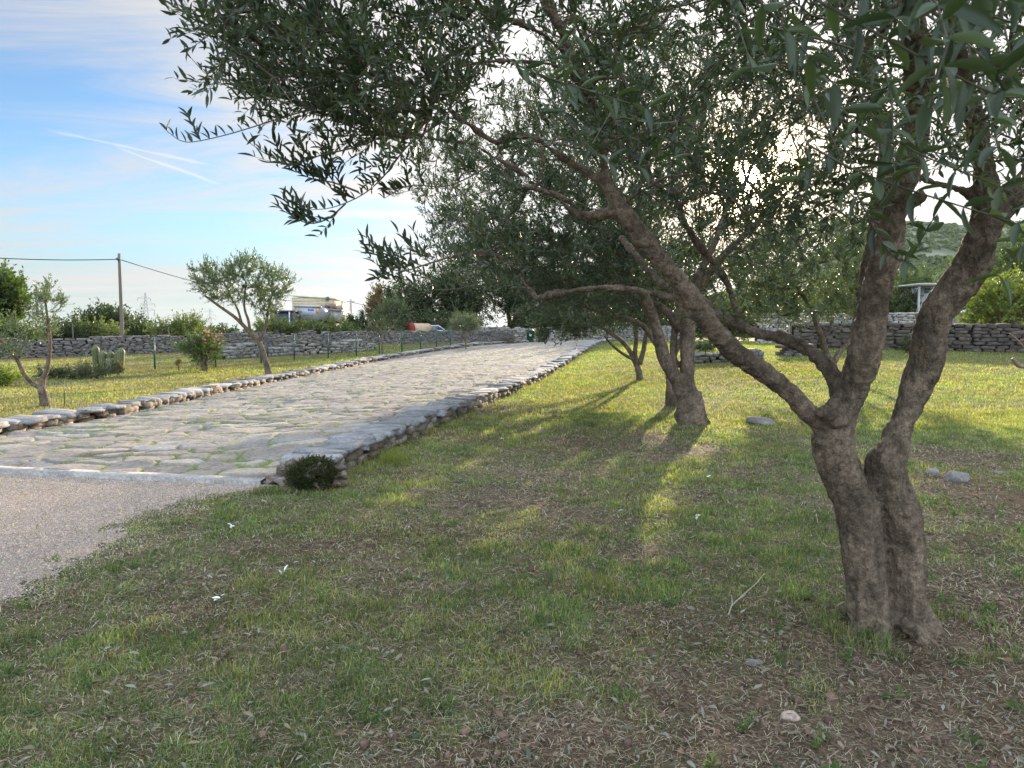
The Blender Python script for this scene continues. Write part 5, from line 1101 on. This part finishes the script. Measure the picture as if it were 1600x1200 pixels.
side_ext(prof, 1.65, (.62, .64, .63), 'paint', 'body'); side_ext(np.array([[-.98, 1.04], [-.58, 1.38], [.68, 1.40], [1.22, 1.03]]), 1.67, (.05, .07, .08), 'glass', 'side_windows'); side_ext(np.array([[-1.03, 1.05], [-.64, 1.40], [-.66, 1.42], [-1.07, 1.06]]), 1.4, (.05, .07, .08), 'glass', 'windscreen')
for sx_ in (-1.2, 1.2):
    for sy in (-.78, .78): mb = MB(); c0 = np.array([sx_, sy, .3]); mb.tube(np.array([c0 - [0, .1, 0], c0 + [0, .1, 0]]) @ rotm(0, 0, .5).T + [q[0], q[1], z], .3, 14, (.02, .02, .02)); mb.build('wheel', M['plastic'], cr)
# tipper lorry seen from behind
Yt = 72.; kk = Yt / F
def W2(px, py, Y=Yt): return P(px, py, Y)
q = W2(481, 520); z = float(gz(q[0], q[1])); tp = thing('tipper_lorry', 'grey tipper lorry seen from behind, rounded tub with two orange reflectors', 'lorry', (q[0], q[1], z))
def px_poly(pts, Y, depth, col, mt, nm_, par, bulge=0):
    a = np.array([P(x_, y_, Y) for x_, y_ in pts]); n = len(a); b = a + [0, depth, 0]; mb = MB()
    mb.add(np.vstack([a, b]), _group([list(range(n)), list(range(2 * n - 1, n - 1, -1))] + [[i, i + n, (i + 1) % n + n, (i + 1) % n] for i in range(n)]), col); return mb.build(nm_, M[mt], par, smooth=False)
tub = [(460, 479), (500, 480), (501, 488), (499, 494), (495, 499), (488, 502), (472, 502), (465, 499), (461, 494), (459, 487)]
px_poly(tub, Yt, 5.5, (.30, .32, .37), 'paint', 'tub', tp)
px_poly([(464, 481), (497, 482), (498, 488), (496, 493), (493, 497), (487, 499.5), (473, 499.5), (467, 497), (464, 493), (463, 487)], Yt - .06, .055, (.36, .38, .42), 'paint', 'tailgate', tp)
px_poly([(459, 477.4), (501.5, 478.6), (501.5, 480.2), (459, 479)], Yt - .1, .3, (.27, .29, .33), 'paint', 'top_rail', tp)
px_poly([(481, 482), (490, 482.3), (490, 485.5), (481, 485.2)], Yt - .09, .028, (.12, .2, .5), 'paint', 'blue_panel', tp)
px_poly([(474, 491), (489, 491.3), (489, 492.6), (474, 492.3)], Yt - .09, .028, (.2, .21, .25), 'paint', 'lettering_bar', tp)
for a in (462.6, 494.6): px_poly([(a, 482), (a + 3.2, 482), (a + 3.6, 486), (a + 3, 489.5), (a, 489.5)], Yt - .1, .035, (.75, .25, .03), 'plastic', 'reflector', tp)
px_poly([(462, 503), (499, 503), (499, 506), (462, 506)], Yt + .2, 5, (.04, .04, .04), 'plain', 'chassis', tp)
for a in (466, 495): mb = MB(); c0 = P(a, 508, Yt + .6); c0[2] = z + .5; mb.tube(np.array([c0 - [.3, 0, 0], c0 + [.3, 0, 0]]), .5, 16, (.02, .02, .02)); mb.build('wheel', M['plastic'], tp)
q = W2(517, 520, 76.); z = float(gz(q[0], q[1])); tr = thing('tipping_trailer', 'pale sloping sided tipping trailer loaded with earth, right of the grey tipper', 'trailer', (q[0], q[1], z))
px_poly([(503, 482.5), (533, 485), (530, 497), (527, 501), (502, 501)], 76., 4.5, (.50, .50, .53), 'paint', 'tub', tr); px_poly([(501, 480), (503.4, 480), (502.6, 502), (500.5, 502)], 75.9, .2, (.6, .6, .62), 'paint', 'corner_post', tr)
px_poly([(502, 481), (534, 484), (534, 486.6), (502, 484)], 75.8, .3, (.25, .2, .19), 'paint', 'rim', tr); px_poly([(503, 502), (528, 502), (528, 505), (503, 505)], 76.2, 4, (.05, .05, .05), 'plain', 'chassis', tr)
mb = MB(); rg = np.random.default_rng(9); n = 40; c0 = P(515, 481.5, 77.5); put_stones(mb, c0 + rg.normal(0, 1, (n, 3)) * [.45, .6, .12], np.full((n, 3), .5), rg.uniform(0, 3, n), np.array([.34, .26, .2]) * rg.uniform(.8, 1.2, (n, 1)), rg, .4, STN1); mb.build('earth_load', M['stone'], tr)
for a in (508, 523): mb = MB(); c0 = P(a, 508, 76.6); c0[2] = z + .5; mb.tube(np.array([c0 - [.28, 0, 0], c0 + [.28, 0, 0]]), .5, 16, (.02, .02, .02)); mb.build('wheel', M['plastic'], tr)
Yc = 84.; q = P(485, 520, Yc); z = float(gz(q[0], q[1])); cb_ = thing('cream_building', 'flat topped cream ribbed building rising behind the grey tipper', 'building', (q[0], q[1], z)); tl, trr = P(456, 463, Yc), P(515, 467, Yc); wv = trr[0] - tl[0]
mb = MB(); hh = (tl[2] + trr[2]) / 2 - z; mb.box((tl[0] + wv / 2, Yc + 3.5, z + hh / 2), (wv, 7, hh), (.60, .52, .36), rz=0)
mb.build('wall', M['plain'], cb_, smooth=False)
mb = MB()
for i in range(9): mb.box((tl[0] + wv / 2, Yc - .03, z + hh - .35 - i * .32), (wv - .1, .06, .035), (.46, .40, .29))
mb.build('ribs', M['plain'], cb_, smooth=False)
v = np.array([[tl[0] - .15, Yc - .2, tl[2] + .02], [trr[0] + .15, Yc - .2, trr[2] + .02], [trr[0] + .15, Yc + 7.2, trr[2] + .02], [tl[0] - .15, Yc + 7.2, tl[2] + .02]]); mb = MB(); mb.add(np.vstack([v, v + [0, 0, .14]]), [np.array([[0, 1, 2, 3][::-1], [4, 5, 6, 7], [0, 1, 5, 4], [1, 2, 6, 5], [2, 3, 7, 6], [3, 0, 4, 7]])], (.72, .66, .52)); mb.build('roof', M['plain'], cb_, smooth=False)
mb = MB(); mb.box(P(512.5, 466, Yc - .1), (.35, .3, .35), (.12, .12, .12), bev=.05); mb.build('floodlight', M['metal'], cb_, smooth=False)
Yd = 68.; q = P(437, 520, Yd); z = float(gz(q[0], q[1])); ds = thing('dark_shed', 'dark navy shed or lorry cab behind the crown of the leaning young olive', 'shed', (q[0], q[1], z)); a, b = P(421, 487, Yd), P(455, 487, Yd)
mb = MB(); mb.box(((a[0] + b[0]) / 2, Yd + 1.5, z + (a[2] - z) / 2), (b[0] - a[0], 3, a[2] - z), (.02, .025, .06), bev=.06); mb.build('wall', M['paint'], ds, smooth=False)
mb = MB(); mb.box(((a[0] + b[0]) / 2, Yd + 1.4, a[2] + .06), (b[0] - a[0] + .3, 3.4, .1), (.06, .06, .1)); mb.build('roof', M['paint'], ds, smooth=False)
mb = MB(); mb.box(((a[0] + b[0]) / 2 - .3, Yd - .03, z + 1.0), (.85, .08, 1.9), (.06, .07, .12)); mb.build('door', M['paint'], ds, smooth=False)
mb = MB(); c0 = P(452, 493, Yd - .3); mb.tube(np.array([[c0[0], c0[1], z], [c0[0], c0[1], a[2]]]), .05, 8, (.5, .5, .5)); mb.build('drain_pipe', M['metal'], ds)
# white house glimpsed past the bins, pergola at the right
Yh = 95.; q = P(830, 520, Yh); z = float(gz(q[0], q[1])); wh = thing('white_house', 'sliver of a white house with a flat roof seen over the wall above the bins', 'house', (q[0], q[1], z)); tz = P(830, 487, Yh)[2]
mb = MB(); mb.box((q[0], Yh + 2.5, (z + tz) / 2), (4.5, 5, tz - z), (.7, .68, .64)); mb.build('wall', M['plain'], wh, smooth=False); mb = MB(); mb.box((q[0], Yh + 2.5, tz + .1), (5, 5.5, .16), (.6, .58, .55)); mb.build('roof', M['plain'], wh, smooth=False)
mb = MB(); mb.box((q[0] + .9, Yh - .02, z + 1.9), (.9, .06, .9), (.05, .07, .09)); mb.build('window', M['glass'], wh, smooth=False)
Yp = 64.; q = P(1462, 495, Yp); z = float(gz(q[0], q[1])) + 0.0; pg_ = thing('white_annexe', 'small white building with a thin flat canopy at the foot of the hill', 'building', (q[0], q[1], z)); a, b = P(1433, 445, Yp), P(1478, 444, Yp); a2, b2x = P(1455, 447, Yp), P(1478, 447, Yp)
mb = MB(); mb.box(((a2[0] + b2x[0] + 2.4) / 2, Yp + 3, (z + a2[2]) / 2), (b2x[0] - a2[0] + 2.4, 4, a2[2] - z), (.72, .74, .78)); mb.build('wall', M['plain'], pg_, smooth=False)
mb = MB(); mb.box(((a[0] + b[0]) / 2 + .8, Yp + 2, a[2]), (b[0] - a[0] + 2.6, 6.4, .14), (.5, .48, .44)); mb.build('canopy', M['plain'], pg_, smooth=False)
for pxx in (1436, 1466):
    c0 = P(pxx, 460, Yp - .8); mb = MB(); mb.box((c0[0], c0[1], (z + a[2] - .07) / 2), (.14, .14, a[2] - .07 - z), (.4, .38, .36)); mb.build('post', M['plain'], pg_, smooth=False)
mb = MB(); mb.box((P(1459, 452, Yp)[0], Yp + .97, P(1459, 453, Yp)[2]), (.5, .06, .45), (.1, .16, .25)); mb.build('window', M['glass'], pg_, smooth=False)
q = P(1518, 492, 44.); z = float(gz(q[0], q[1])); gt = thing('garden_table', 'garden table with a dark green top beyond the right hand wall', 'table', (q[0], q[1], z)); tz = P(1518, 480, 44.)[2]
mb = MB(); mb.box((q[0], q[1], tz), (.95, .7, .28), (.02, .09, .07), bev=.04); mb.build('tabletop', M['plastic'], gt, smooth=False)
for sx_ in (-1, 1):
    for sy in (-1, 1): mb = MB(); mb.tube(np.array([[q[0] + sx_ * .4, q[1] + sy * .28, z], [q[0] + sx_ * .4, q[1] + sy * .28, tz - .13]]), .03, 6, (.05, .05, .05)); mb.build('leg', M['metal'], gt)
# ---------------------------------------------------------------- the hill and the far wooded plain
ridge = np.array([(950, 505), (1100, 470), (1200, 430), (1290, 385), (1350, 352), (1420, 344), (1500, 352), (1600, 348), (1750, 330), (2000, 330), (2400, 380), (2900, 460)], float)
Yh = 620.; NXh, NYh = 150, 46; ux = np.linspace(900, 2950, NXh); vv = np.linspace(0, 1, NYh)
Hh = np.array([P(a, np.interp(a, ridge[:, 0], ridge[:, 1]), Yh)[2] for a in ux]); Xh = np.array([P(a, 500, Yh)[0] for a in ux])
VX, VY = np.meshgrid(np.arange(NXh), vv, indexing='ij'); prof = sm(VY * 1.0) 
Yy = 170 + (Yh - 170) * VY; Xx = Xh[VX] * (Yy / Yh) ; front_h = 1.0 + (Hh[VX] * (Yy / Yh) - 1) * (prof * .55 + VY * .45)
Zh = front_h + (fbm(np.stack([Xx, Yy], -1) / 45, 4, 77) - .5) * 14 * np.sin(VY * math.pi) ** .7 - 2 * (1 - VY)
Xb = Xx[:, -1:] * 1.05; 
Xx = np.concatenate([Xx, Xb * 1.1], 1); Yy = np.concatenate([Yy, np.full((NXh, 1), 900.)], 1); Zh = np.concatenate([Zh, np.full((NXh, 1), -5.)], 1); NYh += 1
i = np.arange(NXh - 1)[:, None] * NYh; j = np.arange(NYh - 1)[None]
hc = fbm(np.stack([Xx, Yy], -1) / 14, 4, 78)[..., None]; hcol = np.array([.06, .09, .04]) * (1 - sm((hc - .50) / .25)) + np.array([.20, .20, .14]) * sm((hc - .50) / .25)
mb = MB(); mb.add(np.stack([Xx, Yy, Zh], -1).reshape(-1, 3), [np.stack([i + j, i + NYh + j, i + NYh + j + 1, i + j + 1], -1).reshape(-1, 4)], hcol.reshape(-1, 3)); o = mb.build('hill', M['plain']); o['kind'] = 'structure'
def clumps(name, label, X, Y, Z, size, pal, seed, per=26):
    rg = np.random.default_rng(seed); n = len(X); c = np.repeat(np.stack([X, Y, Z], -1), per, 0); s = np.repeat(size, per)
    d = nrm(rg.normal(size=(n * per, 3))); d[:, 2] = np.abs(d[:, 2]) * 1.0; pos = c + d * s[:, None] * np.array([.5, .5, .55]) * rg.uniform(.6, 1, (n * per, 1))
    X_ = nrm(np.cross(d, rg.normal(size=d.shape))); Y_ = np.cross(d, X_); Mx = np.stack([X_, Y_, d], -1) * (s * rg.uniform(.16, .3, n * per))[:, None, None]
    k = np.repeat(rg.random((n, 1)), per, 0) * .7 + rg.random((n * per, 1)) * .3; mb = MB(); mb.inst(np.array([[-1, -.6, 0], [0, -1, .3], [1, 0, 0], [.3, .9, .3], [-.8, .7, 0]]) * .8, [np.array([[0, 1, 2, 3, 4]])], pos, Mx, pal[0] * (1 - k) + pal[1] * k)
    o = mb.build(name, M['leaf'], smooth=False); o['kind'] = 'stuff'; tag(o, label, 'scrub')
rg = np.random.default_rng(77); n = 9000; a = rg.uniform(0, NXh - 2, n); b = rg.uniform(0, 1, n) ** .8 * (NYh - 3); ia, ib = a.astype(int), b.astype(int)
def bil(A_): fa, fb = a - ia, b - ib; return (A_[ia, ib] * (1 - fa) + A_[ia + 1, ib] * fa) * (1 - fb) + (A_[ia, ib + 1] * (1 - fa) + A_[ia + 1, ib + 1] * fa) * fb
hx, hy, hz = bil(Xx), bil(Yy), bil(Zh); kp = fbm(np.stack([hx, hy], -1) / 22, 3, 79) > .33; clumps('hillside_scrub', 'dense green scrub covering the hill at the right', hx[kp], hy[kp], hz[kp] - .3, rg.uniform(2.5, 6.5, kp.sum()), GR_M, 5)
n = 1500; px = rng.uniform(-500, 1250, n); Yw = rng.uniform(110, 420, n) ; X_ = (px - 800) / F * Yw; kp = fbm(np.stack([X_, Yw], -1) / 40, 3, 80) > .35
clumps('distant_woods', 'low distant woods along the horizon beyond the fields', X_[kp], Yw[kp], (gz(X_, Yw) - .002 * np.maximum(Yw - 140, 0))[kp] - .4, rng.uniform(2.0, 4.6, kp.sum()), [np.array([.04, .065, .025]), np.array([.09, .12, .045])], 6)
# scrubby green growth along the top of the far wall

# broad leaved weeds in the lawn
ml, mt = MB(), MB(); rg = np.random.default_rng(91); x, y = scatter(420, 2.3, 13, 1.2); kp = lawn_ok(x, y) & ((x > .3) | (rg.random(len(x)) < .5)); x, y = x[kp], y[kp]
base_ = np.stack([x, y, gz(x, y) + .004], -1); st_ = np.repeat(base_, 5, 0); dr = rg.normal(0, 1, (len(st_), 3)) * [1, 1, .2] + [0, 0, .35]
sprays(ml, mt, rg, st_, dr, .045, 6, .03, .012, .1, pal=[np.array([.06, .12, .045]), np.array([.16, .23, .08])], T=(LEAF6, LEAF6F), twig=.0012)
o = ml.build('lawn_weeds', M['grass'], smooth=False); o['kind'] = 'stuff'; tag(o, 'small broad leaved weeds scattered through the lawn', 'weeds')
if HAZE:
    mb = MB(); mb.box((0, 2000, 48), (5200, 5200, 150), (1, 1, 1)); hm_ = bpy.data.materials.new('haze'); hm_.use_nodes = True; t = NT(hm_.node_tree); t.n.clear()
    pv = t.add('ShaderNodeVolumePrincipled'); pv.inputs['Color'].default_value = (.78, .89, 1, 1); pv.inputs['Density'].default_value = HAZE; pv.inputs['Anisotropy'].default_value = .3
    t.l.new(pv.outputs[0], t.add('ShaderNodeOutputMaterial').inputs['Volume'])
    o = mb.build('haze', hm_, smooth=False); o['kind'] = 'stuff'; tag(o, 'faint evening haze lying over the fields and the hill', 'haze'); C.cycles.volume_bounces = 0

ml = MB(); q = b1; n = 2600; an = rng.uniform(0, 6.28, n); rr_ = rng.uniform(.20, .5, n); x = q[0] + np.cos(an) * rr_ + .08; y = q[1] + np.sin(an) * rr_ * .8 - .05; kp = vnoise(xy(x, y) * 7, 5) > .48; x, y = x[kp], y[kp]; n = len(x)
blades(ml, x, y, rng.uniform(.03, .11, n), rng.uniform(.0025, .0045, n), gcol(n, x, y), rng.uniform(.1, 1.1, n)); o = ml.build('trunk_foot_grass', M['grass'], smooth=False); o['kind'] = 'stuff'; tag(o, 'longer grass growing round the foot of the big forked olive', 'grass')
